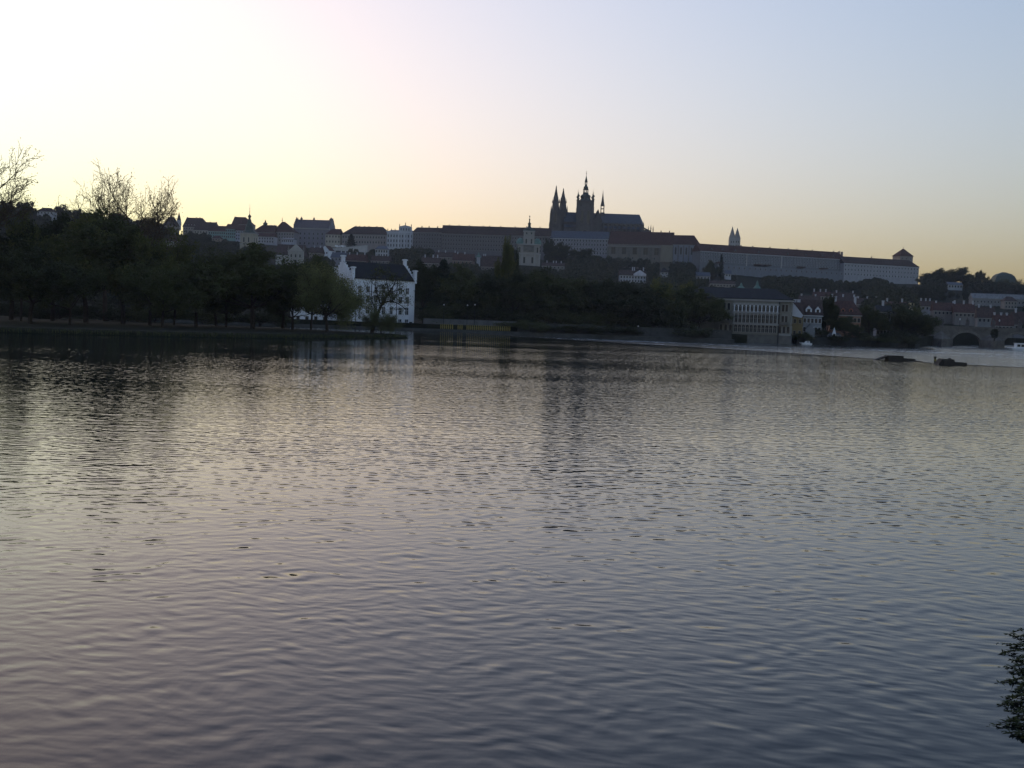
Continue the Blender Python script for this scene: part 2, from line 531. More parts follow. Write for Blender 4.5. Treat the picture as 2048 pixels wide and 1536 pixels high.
class Block:
    """one building: an Empty at the left end of its facade, local x along the facade, y into depth"""
    def __init__(s, name, label, cat, p0, p1, Y0, Y1, D, base=None, group=None):
        A, B = W(p0[0], p0[1], Y0), W(p1[0], p1[1], Y1)
        s.L = math.hypot(B.x - A.x, B.y - A.y); s.D = D
        rz = math.atan2(B.y - A.y, B.x - A.x)
        ze = (A.z + B.z) / 2
        if base is None:
            base = min(tz(A.x, A.y), tz(B.x, B.y), tz(A.x, A.y + D), ze - 5) - 1.0
        s.base = base; s.e = ze - base
        s.t = thing(name, label, cat, (A.x, A.y, base), rz, group)
        s.rz = rz; s.A = A

    def zof(s, px, py, dback=0):
        Y = s.A.y + (s.L / 2) * math.sin(s.rz) + dback
        return W(px, py, Y).z - s.base

    def wall(s, col, name='wall', x0=0, x1=None, y0=0, y1=None, z0=0, z1=None):
        MB().box(x0, s.L if x1 is None else x1, y0, s.D if y1 is None else y1, z0, s.e if z1 is None else z1).build(name, plaster(col) if isinstance(col, tuple) else col, s.t)
        return s

    def roof(s, col, rise, hl=0, hr=0, over=.5, x0=0, x1=None, z=None, y0=0, y1=None, name='roof', gable=None):
        """ridge along x; hl / hr: how far the hips run in (0 = gable end)"""
        x1 = s.L if x1 is None else x1; y1 = s.D if y1 is None else y1; z = s.e if z is None else z
        ym = (y0 + y1) / 2; o = over
        m = tiles(col) if isinstance(col, tuple) else col
        lx, rx = x0 - o, x1 + o
        b = MB(); th = .25
        dz = -o * rise / ((y1 - y0) / 2 + .01) * .6
        vs = [(lx, y0 - o, z + dz), (rx, y0 - o, z + dz), (rx, y1 + o, z + dz), (lx, y1 + o, z + dz), (lx + hl, ym, z + rise), (rx - hr, ym, z + rise)]
        vs = vs + [(x, y, zz + th) for x, y, zz in vs]
        fs = [(6, 7, 11, 10), (8, 9, 10, 11), (7, 8, 11), (9, 6, 10), (0, 1, 7, 6), (1, 2, 8, 7), (2, 3, 9, 8), (3, 0, 6, 9), (3, 2, 1, 0)]
        b.add(vs, fs)
        b.v = [(x, y, zz + .004) for x, y, zz in b.v]
        r = b.build(name, m, s.t)
        return r

    def gable_walls(s, col, rise, x0=0, x1=None):
        m = plaster(col) if isinstance(col, tuple) else col
        x1 = s.L if x1 is None else x1
        for xa, xb in ((x0, x0 + .4), (x1 - .4, x1)):
            MB().prism_x([(0.02, s.e), (s.D - .02, s.e), (s.D / 2, s.e + rise)], xa, xb).build('gable', m, s.t)

    def cornice(s, m=None, z=None, h=.6, d=.45, x0=0, x1=None, name='cornice'):
        z = s.e if z is None else z; x1 = s.L if x1 is None else x1
        MB().box(x0 - d, x1 + d, -d, -.004, z - h, z - .002).build(name, m or M_TRIM, s.t)

    def wins(s, n, zs, w, h, x0=0, x1=None, arch=False, trim=None, bars=False, y=0, skip=()):
        x1 = s.L if x1 is None else x1
        me = win_mesh(w, h, arch, trim, bars)
        for z in zs:
            for i in range(n):
                if i in skip:
                    continue
                link('window', me, s.t, (x0 + (i + .5) * (x1 - x0) / n, y, z))

    def side_wins(s, n, zs, w, h, right=True, arch=False, trim=None):
        me = win_mesh(w, h, arch, trim)
        for z in zs:
            for i in range(n):
                o = link('window', me, s.t, (s.L if right else 0, (i + .5) * s.D / n, z), PI / 2 if right else -PI / 2)

    def chimneys(s, xs, z, h=2.2, w=.9, col=WHITE, y=None):
        for x in xs:
            yy = s.D / 2 if y is None else y
            MB().box(x - w / 2, x + w / 2, yy - .5, yy + .5, z - 1, z + h).box(x - w / 2 - .12, x + w / 2 + .12, yy - .62, yy + .62, z + h + .002, z + h + .25).build('chimney', plaster(col), s.t)

    def dormers(s, xs, y, z, w=1.6, h=1.5, col=WHITE, rc=RED, d=3):
        for x in xs:
            g = MB().prism([(x - w / 2, z - 1), (x + w / 2, z - 1), (x + w / 2, z + h * .6), (x, z + h * 1.15), (x - w / 2, z + h * .6)], y, y + d).build('dormer', plaster(col), s.t)
            MB().box(x - w * .25, x + w * .25, y - .05, y - .004, z, z + h * .6).build('pane', M_GLASS, g)
            MB().add([(x - w * .62, y - .2, z + h * .5), (x, y - .2, z + h * 1.22), (x + w * .62, y - .2, z + h * .5), (x - w * .62, y + d, z + h * .5), (x, y + d, z + h * 1.22), (x + w * .62, y + d, z + h * .5)], [(0, 1, 4, 3), (1, 2, 5, 4)]).build('dormer_roof', tiles(rc), g)


def finial(b, x, y, z, h, r=.35, m=0):
    b.lathe(x, y, [(r * .35, z), (r * .3, z + h * .3), (r, z + h * .36), (r, z + h * .42), (r * .25, z + h * .5), (r * .2, z + h * .68), (r * .6, z + h * .72), (r * .2, z + h * .78), (r * .12, z + h)], 6, m)


def onion(prof):
    return prof


# ------------------------------------------------------------------ the white mill house on the quay
rot = math.radians(35)
mill_Y = 436.0
ca = W(704, 649, mill_Y)                        # front left corner
L1, D1 = 27.0, 14.6
t = thing('mill_house', 'big white house with dark roof and stepped gables on the far bank', 'house', (ca.x, ca.y, .7), 0)
ang = -math.radians(0)
# find the yaw that puts the right corner at px 830
best = None
for k in range(-60, 61):
    a = math.radians(k)
    p = proj(ca.x + L1 * math.cos(a), ca.y + L1 * math.sin(a), .7)
    q = proj(ca.x - D1 * math.sin(a), ca.y + D1 * math.cos(a), .7)
    e = (p[0] - 829) ** 2 + (q[0] - 660) ** 2
    if best is None or e < best[0]:
        best = (e, a)
ang = best[1]
t.rotation_euler = (0, 0, ang)
mw = plaster(WHITE)
E1 = W(830, 562, mill_Y + L1 * math.sin(ang)).z - .7
RISE = W(745, 524, mill_Y + 5).z - .7 - E1
MB().box(0, L1, 0, D1, 0, E1).build('wall', mw, t)
rb = MB()
rb.add([(.3, -.5, E1 - .3), (L1 - .3, -.5, E1 - .3), (L1 - .3, D1 / 2, E1 + RISE), (.3, D1 / 2, E1 + RISE), (.3, D1 + .5, E1 - .3), (L1 - .3, D1 + .5, E1 - .3)], [(0, 1, 2, 3), (3, 2, 5, 4), (1, 5, 2), (0, 3, 4), (0, 4, 5, 1)])
rb.v = [(x, y, z + .06) for x, y, z in rb.v]
roof = rb.build('roof', M_SLATE, t)
for gx, side in ((-.45, 'a'), (L1 - .35, 'b')):
    g = MB()
    ns = 6
    prof = [(-.3, E1 - .8)]
    for i in range(ns):                          # steps up, then down
        y0 = i * (D1 / 2 - .8) / ns; z1 = E1 + (i + 1) * RISE / ns + .7
        prof += [(y0 + 1.3, z1 - RISE / ns), (y0 + 1.3, z1)]
    prof2 = [(D1 - y, z) for y, z in prof][::-1]
    g.prism_x(prof + prof2, gx, gx + .8)
    gw = g.build('stepped_gable', mw, t)
    for y in (-.5, D1 / 2 - .7, D1 - .9):
        top = E1 + (RISE + 2.2 if abs(y - D1 / 2) < 2 else 4.0)
        MB().box(gx - .12, gx + .92, y + .15, y + 1.25, E1 - 1 if abs(y - D1 / 2) > 2 else E1 + RISE - 1, top).box(gx - .35, gx + 1.15, y - .2, y + 1.6, top - .5, top - .1).build('pillar', mw, gw)
def mwin(x, z, w, h, arch=False):
    link('window', win_mesh(w, h, arch, M_WTRIM, True), t, (x, 0, z))
for x in (2.9, 6.4, 9.8, 13.2, 16.6, 20.6, 23.6):
    for z, h in ((.6, 2.3), (4.7, 2.6), (8.9, 2.4), (12.4, 2.2)):
        if x < 4 and z < 8:
            continue
        mwin(x, z, 1.35, h)
mwin(3.0, 2.6, .7, 3.8); mwin(3.0, 8.4, 1.5, 3.2)
mgab = win_mesh(1.3, 2.2, False, M_WTRIM, True)
for y in (3.5, 7.3, 11):
    for z in (4.7, 8.9, 12.6):
        link('window', mgab, t, (0, y, z), -PI / 2)
MB().box(24.9, 26.2, -.12, -.004, .2, 2.1).build('door', M_METAL, t)
for x in (7.9, 19):
    MB().box(x - .09, x + .09, -.2, -.02, .2, E1 - .1).build('downpipe', M_METAL, t)
MB().prism_x([(-.6, E1 + RISE * .5), (-.5, E1 + RISE * .5 + .4), (D1 * .5, E1 + RISE + .3)], -.56, -.46).build('verge', M_SLATE, t)
# lower white wing to its left
wb = Block('white_wing', 'lower white wing left of the stepped gable house, half hidden by trees', 'house', (588, 596), (694, 600), 446, 452, 10, base=.7)
wb.wall(WHITE); wb.roof(M_SLATE, 3.2, over=.4); wb.gable_walls(WHITE, 3.2)
wb.wins(6, (1.0, 4.6), 1.2, 1.9, trim=M_WTRIM)

# ------------------------------------------------------------------ the columned palace on the water (right)
pb = Block('riverside_palace', 'three storey ochre palace with rows of columned windows rising from the water', 'palace', (1440, 592), (1583, 603), 462, 455, 18, base=-2)
PL, PE = pb.L, pb.e
pb.t.location.z = -2
pz = lambda py: pb.zof(1510, py)
zb, z1, z2, z3 = pz(669), pz(647), pz(624), pz(603)
pb.wall(mat('plinth_stone', (.15, .14, .125), .9, .3, .5, bump=.4), 'plinth', x0=-.4, x1=PL + .4, y0=-.5, z1=zb)
pb.wall(OCHRE, z0=zb)
pb.wall(OCHRE, 'bay', x0=PL * .20, x1=PL * .83, y0=-.7, y1=-.003, z0=zb + .004, z1=PE - 1.2)
r = pb.roof(M_SLATE, pb.zof(1480, 577, 9) - PE, hl=4, hr=8, over=.9, x0=-12)
pb.wall(OCHRE, 'rear_wing', x0=-11.5, x1=-.003, y0=3, z0=zb)
pb.cornice(M_TRIM, PE, .9, .8)
for zz in (z1, z2, PE - 1.9):
    MB().box(PL * .19, PL * .84, -1.25, -.704, zz - .55, zz).build('ledge', M_TRIM, pb.t)
MB().box(-.3, PL + .3, -.35, -.006, zb - .02, zb + .5).build('ledge', M_TRIM, pb.t)
bx0, bx1 = PL * .215, PL * .815
nb = 11
for i in range(nb):
    x = bx0 + (i + .5) * (bx1 - bx0) / nb
    for zz, hh, ar in ((zb + .9, 2.7, True), (z1 + .3, 2.9, False), (z2 + .35, 2.8, True)):
        link('window', win_mesh(1.15, hh, ar, M_TRIM, True), pb.t, (x, -.7, zz))
for i in range(nb + 1):
    x = bx0 + i * (bx1 - bx0) / nb
    for zz, zt in ((z2 + .05, PE - 2.5), (z1 + .05, z2 - .6)):
        MB().box(x - .34, x + .34, -1.2, -.95, zz, zz + .3).lathe(x, -1.05, [(.24, zz + .3), (.22, zt - .35)], 8).box(x - .36, x + .36, -1.22, -.92, zt - .35, zt).build('column', M_WTRIM if zz > z2 else M_TRIM, pb.t)
for x0, x1 in ((.0, PL * .2), (PL * .83, PL)):
    pb.wins(3, (zb + .9,), 1.0, 2.6, x0, x1, True)
    pb.wins(2, (z1 + .6, z2 + .5), .95, 2.6, x0 + 1.0, x1 - 1.0)
    MB().box(x0 + .8, x1 - .8, -.95, -.006, z1 - .25, z1 + .05).box(x0 + .8, x1 - .8, -.95, -.85, z1 + .05, z1 + .95).build('balcony', M_STONE2, pb.t)
MB().box(PL * .832, PL * .845, -.9, -.705, -0, PE - 1).build('downpipe', M_METAL, pb.t)
for fx in (.15, .32, .49, .66, .83):
    g = MB().prism_x([(2.0, PE + 1.2), (5, PE + 2.2), (5, PE + 1.0)], PL * fx - .9, PL * fx + .9).build('roof_window', M_LEAD, pb.t)
pb.side_wins(4, (zb + 1, z1 + .6, z2 + .5), 1.1, 2.4, True)
pb.side_wins(4, (zb + 1, z1 + .6, z2 + .5), 1.1, 2.4, False)

# ------------------------------------------------------------------ cathedral on the castle hill
CY = 1330.0
c0 = W(1172, 470, CY)
CB = 68.0                                                     # ground level up there
ct = thing('cathedral', 'dark gothic cathedral with twin spires and a tall domed tower above the castle', 'cathedral', (c0.x, CY, CB))


def cl(px, py, dy=0):
    p = W(px, py, CY + dy)
    return p.x - c0.x, p.z - CB


xl, zr = cl(1128, 424); xr, _ = cl(1279, 428)
_, zev = cl(1200, 446)
_, zai = cl(1200, 458)
xe, _ = cl(1288, 458)
# nave and choir
MB().box(xl, xr, -7, 7, 0, zev).build('nave_wall', M_STONE, ct)
nr = MB()
nr.add([(xl, -8, zev - .5), (xr + 2, -8, zev - .5), (xr, 0, zr), (xl, 0, zr), (xl, 8, zev - .5), (xr + 2, 8, zev - .5), (xe, 0, zev - .5)],
       [(0, 1, 2, 3), (3, 2, 5, 4), (1, 6, 2), (6, 5, 2), (0, 3, 4)])
nr.build('nave_roof', M_LEAD, ct)
MB().box(xl, xr, -13, -7.003, 0, zai).box(xl, xr, 7.003, 13, 0, zai).build('aisle_wall', M_STONE, ct)
ar = MB()
ar.add([(xl, -13.6, zai), (xr, -13.6, zai), (xr, -7.01, zai + 3.2), (xl, -7.01, zai + 3.2)], [(0, 1, 2, 3)])
ar.build('aisle_roof', M_LEAD, ct)
MB().prism_z([(xr, -13), (xe + 4, -7), (xe + 6, 0), (xe + 4, 7), (xr, 13)], 0, zai).prism_z([(xr, -7), (xr + 5, -4.5), (xe, 0), (xr + 5, 4.5), (xr, 7)], 0, zev - .6).build('apse_wall', M_STONE, ct)
# transept
xt0, _ = cl(1186, 430); xt1, ztr = cl(1203, 421)
MB().prism([(xt0, 0), (xt1, 0), (xt1, zev + 1), ((xt0 + xt1) / 2, ztr), (xt0, zev + 1)], -15, 15).build('transept', M_STONE, ct)
# buttresses with pinnacles
npi = 9
for i in range(npi):
    x = xt1 + 2 + (xr - xt1 - 2) * i / (npi - 1)
    bu = MB().box(x - .7, x + .7, -17, -13.005, 0, zai + 1)
    bu.prism_x([(-15.5, zai - 2), (-7.2, zev - 3), (-7.2, zev - 1.6), (-15.5, zai - .4)], x - .35, x + .35)
    bu.build('flying_buttress', M_STONE, ct)
    MB().frustum(x, -15.6, zai + 1.003, zai + 4.5, .9, .8).frustum(x, -15.6, zai + 4.5, zai + 8.5, .9, .05).build('pinnacle', M_STONE, ct)
    if i < npi - 1:
        xm = x + (xr - xt1 - 2) / (npi - 1) / 2
        link('window', win_mesh(3.0, zev - zai - 4.5, True, M_STONE2), ct, (xm, -7.0, zai + 3.4))
        link('window', win_mesh(3.0, zai * .6, True, M_STONE2), ct, (xm, -13.0, zai * .3))
for px, py in ((1287.5, 443), (1297, 451), (1302, 449), (1306.5, 451)):
    x, z = cl(px, py, 0)
    b = MB().frustum(x, 0, 0, z - 9, 1.0, .9).frustum(x, 0, z - 9, z - 5, .75, .6).frustum(x, 0, z - 5, z, .8, .04)
    b.build('pinnacle', M_STONE, ct)
xa, za = cl(1292, 456); xb_, zb_ = cl(1302, 463)
MB().prism([(xe - 1, za + 1), (xe - 1, za - 1), (xb_, zb_ - 1), (xb_, zb_ + .6)], -.4, .4).build('flying_buttress', M_STONE, ct)
# great south tower
xm, zt = cl(1169.5, 404.5)
hw = 16.6 / 2
sy = -12.0
MB().box(xm - hw, xm + hw, sy - hw, sy + hw, 0, zt).build('great_tower', M_STONE, ct)
for sx in (-1, 1):
    for s2 in (-1, 1):
        X, Yy = xm + sx * (hw - .2), sy + s2 * (hw - .2)
        st = MB().box(X - 1.5, X + 1.5, Yy - 1.5, Yy + 1.5, 0, zt - 22).box(X - 1.2, X + 1.2, Yy - 1.2, Yy + 1.2, zt - 22, zt - 7).box(X - .95, X + .95, Yy - .95, Yy + .95, zt - 7, zt + 1.2)
        tb = st.build('corner_buttress', M_STONE, ct)
        MB().lathe(X, Yy, [(1.5, zt + 1.2), (1.5, zt + 1.9), (.7, zt + 2.4), (.75, zt + 3.6), (1.5, zt + 4.6), (1.35, zt + 5.6), (.4, zt + 6.4), (.25, zt + 8.2), (.5, zt + 8.5), (.1, zt + 9), (.06, zt + 12.5)], 8).build('turret_cap', M_DCOPPER, tb)
MB().box(xm - hw - .9, xm + hw + .9, sy - hw - .9, sy + hw + .9, zt - 1.0, zt + .2).build('gallery', M_STONE, ct)
for sx in (-1, 1):
    link('window', win_mesh(2.6, 13, True, M_STONE2), ct, (xm + sx * 3.4, sy - hw, zt - 24))
    link('window', win_mesh(1.3, 3.2, True, M_STONE2), ct, (xm + sx * 5.0, sy - hw, zt - 6.5))
link('window', win_mesh(6, 16, True, M_STONE2), ct, (xm, sy - hw, zt - 48))
lz = lambda py: cl(1170, py)[1]
MB().lathe(xm, sy, [(6.6, zt + .2), (6.3, lz(402)), (5.6, lz(399.5)), (5.4, lz(398)), (6.0, lz(396.5)), (5.9, lz(394.5)), (4.9, lz(392.5)), (3.4, lz(391)), (3.1, lz(387.5))], 8).build('lower_dome', M_DCOPPER, ct)
col = MB()
for i in range(8):
    a = PI / 8 + i * PI / 4
    col.frustum(xm + 2.6 * math.cos(a), sy + 2.6 * math.sin(a), lz(387.5), lz(382), .42, .42, 5)
col.build('lantern', M_DCOPPER, ct)
MB().lathe(xm, sy, [(3.3, lz(382)), (3.2, lz(381)), (2.7, lz(380)), (2.75, lz(378.5)), (2.5, lz(376.5)), (1.5, lz(374.5)), (1.3, lz(371.5))], 8).build('upper_dome', M_DCOPPER, ct)
col = MB()
for i in range(6):
    a = i * PI / 3
    col.frustum(xm + 1.15 * math.cos(a), sy + 1.15 * math.sin(a), lz(371.5), lz(367), .26, .26, 5)
col.build('lantern', M_DCOPPER, ct)
MB().lathe(xm, sy, [(1.6, lz(367)), (1.7, lz(366)), (1.45, lz(364)), (.8, lz(359)), (.25, lz(354)), (.18, lz(351)), (.5, lz(350.3)), (.45, lz(349.4)), (.12, lz(348.8)), (.1, lz(344.5))], 8).build('spire', M_DCOPPER, ct)
MB().box(xm - 1.0, xm + 1.0, sy - .09, sy + .09, lz(346.6), lz(346.1)).build('cross', M_GOLD, ct)
# twin west towers
for px, tip, dy in ((1111.5, 370.5, -9.5), (1126.0, 376, 9.5)):
    x, z = cl(px, 405, dy)
    tipz = cl(px + 2, tip, dy)[1]
    b = MB().box(x - 5.4, x + 5.4, dy - 5.4, dy + 5.4, 0, z - 24).box(x - 4.7, x + 4.7, dy - 4.7, dy + 4.7, z - 24, z - 9).frustum(x, dy, z - 9, z, 4.6, 3.6, 8)
    tw = b.build('west_tower', M_STONE, ct)
    for sx in (-1, 1):
        for s2 in (-1, 1):
            MB().box(x + sx * 5.3 - 1.1, x + sx * 5.3 + 1.1, dy + s2 * 5.3 - 1.1, dy + s2 * 5.3 + 1.1, 0, z - 22).frustum(x + sx * 5.0, dy + s2 * 5.0, z - 22, z - 11, 1.4, 1.0).frustum(x + sx * 4.8, dy + s2 * 4.8, z - 11, z - 3.5, 1.1, .05).build('pinnacle', M_STONE, tw)
    hs_ = tipz - z
    sp = MB().lathe(x, dy, [(3.7, z), (2.75, z + hs_ * .28), (2.95, z + hs_ * .30), (2.5, z + hs_ * .33), (1.7, z + hs_ * .52), (1.9, z + hs_ * .54), (1.5, z + hs_ * .57), (.55, z + hs_ * .86), (.7, z + hs_ * .88), (.08, tipz)], 8)
    sp.build('spire', M_STONE, tw)
    for k in range(8):
        a = k * PI / 4
        MB().frustum(x + 3.7 * math.cos(a), dy + 3.7 * math.sin(a), z - .5, z + 4.6, .6, .04).build('pinnacle', M_STONE, tw)
    link('window', win_mesh(2.0, 11, True, M_STONE2), tw, (x, dy - 4.7, z - 22))
x0_, z0_ = cl(1119, 419)
MB().box(cl(1108, 430)[0], cl(1132, 430)[0], -4, 4, 0, z0_ - 2).build('west_front', M_STONE, ct)
# crossing fleche
x, z = cl(1204.5, 426)
MB().box(x - 2.3, x + 2.3, -2.3, 2.3, z - 3, lz(423) - .5).build('fleche_base', M_STONE, ct)
fl = MB()
for z0, z1 in ((lz(424), lz(417)), (lz(416), lz(411))):
    for sx in (-1, 1):
        for s2 in (-1, 1):
            fl.box(x + sx * 1.6 - .35, x + sx * 1.6 + .35, s2 * 1.6 - .35, s2 * 1.6 + .35, z0, z1)
    fl.box(x - 2.1, x + 2.1, -2.1, 2.1, z1, z1 + .6)
fl.build('fleche_lantern', M_STONE, ct)
MB().lathe(x, 0, [(2.4, lz(410.5)), (2.2, lz(408)), (1.5, lz(402)), (.75, lz(392)), (.2, lz(382)), (.05, lz(378))], 8).build('spire', M_STONE, ct)

# ------------------------------------------------------------------ castle wings
WB, WGR, WBL = (.205, .195, .215), (.125, .117, .126), (.145, .152, .165)


def wing(name, label, p0, p1, Y0, Y1, ridge, D, wcol, rcol, nw, rows, w=1.2, h=2.2, hl=0, hr=0, base=None, chim=(), cat='palace', arch=False, trim=None, cc=(.16, .13, .125), ch=2.2, cw=.9):
    b = Block(name, label, cat, p0, p1, Y0, Y1, D, base)
    b.wall(wcol)
    rise = max(1.0, b.zof((p0[0] + p1[0]) / 2, ridge, D / 2) - b.e)
    b.rise = rise
    b.roof(rcol, rise, hl, hr)
    if not hl and not hr:
        b.gable_walls(wcol, rise * .97)
    b.cornice(trim)
    if nw:
        b.wins(nw, [b.e - r for r in rows], w, h, arch=arch, trim=trim)
    if chim:
        b.chimneys([b.L * c for c in chim], b.e + rise * .93, h=ch, w=cw, col=cc)
    return b


b = wing('castle_wing', 'long grey castle wing left of the green domed church on the hill', (884, 467), (1045, 471), 1296, 1290, 453, 16, WGR, BROWN, 30, (4, 8.2, 12.4, 17), 1.3, 2.3, chim=(.08, .2, .33, .5, .58, .72, .9), ch=1.5)
b = wing('castle_wing', 'castle wing between the green domed church and the cathedral spires', (1045.5, 471), (1101, 473), 1290, 1288, 456, 16, WGR, BROWN, 10, (4, 8.2, 12.4, 17), 1.3, 2.3, chim=(.12, .6), ch=1.8)
b = wing('castle_wing', 'low castle wing beside the white palace with attic statues', (826, 463), (883.5, 466), 1302, 1297, 455.5, 15, WGR, BROWN, 11, (4, 8, 12, 16), 1.3, 2.2, hl=3, chim=(.25, .5, .8), ch=1.8)
b = wing('castle_wing', 'pale castle wing with rows of windows below the cathedral', (1101.5, 473), (1216, 481), 1288, 1276, 463, 16, WB, M_LEAD, 20, (3.4, 7.6, 12.2, 16.5), 1.4, 2.6, trim=M_WTRIM)
b = wing('royal_palace', 'old royal palace with steep red roof and tall windows beside the cathedral', (1216.5, 487), (1346, 491), 1274, 1262, 464, 20, (.19, .17, .145), RED, 0, (), hl=2, chim=(.07, .32, .8, .93), ch=2.6)
b.wins(6, (b.e - 10.5,), 4.2, 7.0, trim=M_STONE2, bars=True)
b.wins(9, (b.e - 15.5,), 1.4, 2.2)
MB().box(-.5, b.L + .5, -.9, -.46, b.e - 2.6, b.e - 1.9).build('ledge', M_TRIM, b.t)
for i in range(7):
    x = b.L * i / 6
    MB().box(x - .8, x + .8, -1.2, -.46, 0, b.e - 3).build('buttress', M_STONE2, b.t)
MB().box(b.L * .82, b.L, -4.5, -1.25, b.e - 18, b.e - .8).build('stair_tower', plaster((.24, .21, .16)), b.t)
b = wing('castle_chapel', 'gothic castle chapel with red hipped roof at the end of the old palace', (1346.5, 487), (1400, 491), 1260, 1254, 471, 17, (.26, .265, .30), RED, 0, (), hr=7.5)
b.wins(5, (b.e - 10.5,), 1.7, 7.5, arch=True)
for i in range(6):
    x = b.L * i / 5
    MB().box(x - .5, x + .5, -1.4, -.46, 0, b.e - 1.2).build('buttress', M_STONE2, b.t)
b = wing('noble_palace', 'very long grey palace with red roof along the castle ridge', (1400.5, 502), (1688, 518), 1208, 1270, 496.5, 16, WBL, RED, 44, (3.2, 6.6, 10.2), 1.2, 2.0, hr=2, trim=M_WTRIM, chim=(.22, .27, .3, .38, .5, .63, .69, .8, .955), ch=1.4)
for x in (.08, .155, .24, .4, .6, .73, .85, .93):
    b.dormers([b.L * x], 1.2, b.e + .9, 2.6, 2.4, WBL, RED, 4)
for fx0, fx1 in ((.31, .36), (.55, .6)):
    MB().box(b.L * fx0, b.L * fx0 + 1.2, -.5, -.003, b.e - 13, b.e - .7).build('pilaster', M_TRIM, b.t)
b.wall((.17, .18, .20), 'terrace_wall', x0=b.L * .1, x1=b.L, y0=-6, y1=-.004, z1=b.e - 13.2)
b.wins(24, (b.e - 16.5,), 1.1, 1.8, b.L * .12, b.L * .98, y=-6)
for fx in (.1, .36, .42, .66, .82):
    MB().prism([(b.L * fx, b.e - 11.6), (b.L * fx + 8, b.e - 11.6), (b.L * fx + 7.4, b.e - 10.4), (b.L * fx + .6, b.e - 10.4)], -6, -.6).build('terrace_roof', tiles(BROWN), b.t)
MB().box(b.L - 2.2, b.L - .8, 6, 8, b.e, b.e + 8.5).build('chimney', plaster((.25, .2, .18)), b.t)
MB().box(b.L + 1.2, b.L + 2.8, 6, 8, b.e, b.e + 8.2).build('chimney', plaster((.25, .2, .18)), b.t)
b = wing('ridge_palace', 'white palace with dark roof at the right end of the castle ridge', (1688.5, 525), (1838, 535), 1262, 1294, 517.5, 17, (.31, .305, .32), BROWN, 24, (3.6, 7.8, 12.4), 1.25, 2.1, hr=7, trim=M_WTRIM, chim=(.02, .42), ch=2)
b = Block('black_tower', 'square stone tower with a pointed pyramid roof at the castle end', 'tower', (1800.5, 511.5), (1826, 513), 1299, 1304, 13.4, base=45)
b.wall((.26, .23, .21)); b.wins(3, (b.e - 3.6,), .9, 1.6)
pr = MB()
o = .9; zt2 = b.zof(1814, 497, 6)
pr.add([(-o, -o, b.e), (b.L + o, -o, b.e), (b.L + o, b.D + o, b.e), (-o, b.D + o, b.e), (b.L / 2, b.D / 2, zt2)], [(0, 1, 4), (1, 2, 4), (2, 3, 4), (3, 0, 4), (3, 2, 1, 0)])
pr.v = [(x, y, z + .01) for x, y, z in pr.v]
pr.build('roof', tiles(RED), b.t)
fb = MB(); finial(fb, b.L / 2, b.D / 2, zt2 - .4, 3.2, .3); fb.build('finial', M_METAL, b.t)

# white twin towers of the basilica
tt = thing('basilica_towers', 'pair of slender white towers with pointed stone spires behind the long palace', 'church', tuple(W(1468, 500, 1290).xy) + (60,))
for px, tip, dy in ((1464.2, 452.5, -4), (1474.2, 455.5, 5)):
    p = W(px, 476, 1290 + dy); q = W(px + .5, tip, 1290 + dy)
    x = p.x - tt.location.x
    m = MB().box(x - 3.1, x + 3.1, dy - 3.1, dy + 3.1, 0, p.z - 60)
    tw = m.build('tower', plaster((.36, .345, .33)), tt)
    MB().frustum(x, dy, p.z - 60, q.z - 60, 4.3, .05).build('spire', mat('spire_stone', (.30, .27, .25)), tw)
    for zz in (3.2, 7.6, 11.5):
        for sx in (-1, 1):
            link('window', win_mesh(.9, 2.0, True), tw, (x + sx * 1.2, dy - 3.1, p.z - 60 - zz - 2))

# ------------------------------------------------------------------ town church with green domes below the castle
NY = rayY(1058, 520, 6)
nc = W(1056.5, 520, NY)
nb_ = tz(nc.x, NY) - 1
nt_ = thing('domed_church', 'baroque church with small green domes and lantern below the castle', 'church', (nc.x, NY, nb_))
nt_.scale = (1.16, 1.0, 1.0)


def nl(px, py):
    p = W(px, py, NY)
    return p.x - nc.x, p.z - nb_


pc = (.30, .28, .25)
_, z1_ = nl(1058, 489); _, z2_ = nl(1058, 474); _, z3_ = nl(1058, 462)
MB().box(-9.6, 9.6, 0, 16, 0, z1_ - 9).build('lower_storey', plaster(pc), nt_)
MB().box(-9.2, 9.2, .4, 15.6, z1_ - 9, z1_).build('upper_storey', plaster(pc), nt_)
for zz in (z1_ - 9, z1_):
    MB().box(-10.2, 10.2, -.7, 16.7, zz - .5, zz + .5).build('cornice', M_TRIM, nt_)
MB().box(-4.6, 4.6, 1.0, 10.2, z1_ + .5, z3_ - .4).build('drum', plaster(pc), nt_)
MB().box(-5.0, 5.0, .6, 10.6, z3_ - .4, z3_ + .4).build('cornice', M_TRIM, nt_)
for sx in (-1, 1):
    MB().lathe(sx * 7.0, 4.2, [(3.9, z1_ + .5), (3.8, z1_ + 2), (3.2, z1_ + 4), (2.0, z1_ + 5.6), (.5, z1_ + 6.3)], 10).build('side_dome', M_COPPER, nt_)
    link('window', win_mesh(1.2, 4.6, True, M_TRIM), nt_, (sx * 2.2, 1.0, z1_ + .9))
    link('window', win_mesh(1.3, 5, True), nt_, (sx * 7.4, .4, z1_ - 7.6))
    link('window', win_mesh(1.6, 6, True), nt_, (sx * 3.4, 0, z1_ - 18))
    MB().box(sx * 9.3 - .6, sx * 9.3 + .6, -.6, -.003, 0, z1_ - 9.6).build('pilaster', M_TRIM, nt_)
    MB().box(sx * 5.2 - .6, sx * 5.2 + .6, -.6, -.003, 0, z1_ - 9.6).build('pilaster', M_TRIM, nt_)
    link('window', win_mesh(.9, 1.8, True), nt_, (sx * 2.0, 1.0, z3_ - 3))
MB().box(-4.4, 4.4, -.2, .39, z1_ - 7, z1_ - 1).build('panel', M_STONE2, nt_)
nz = lambda py: nl(1059, py)[1]
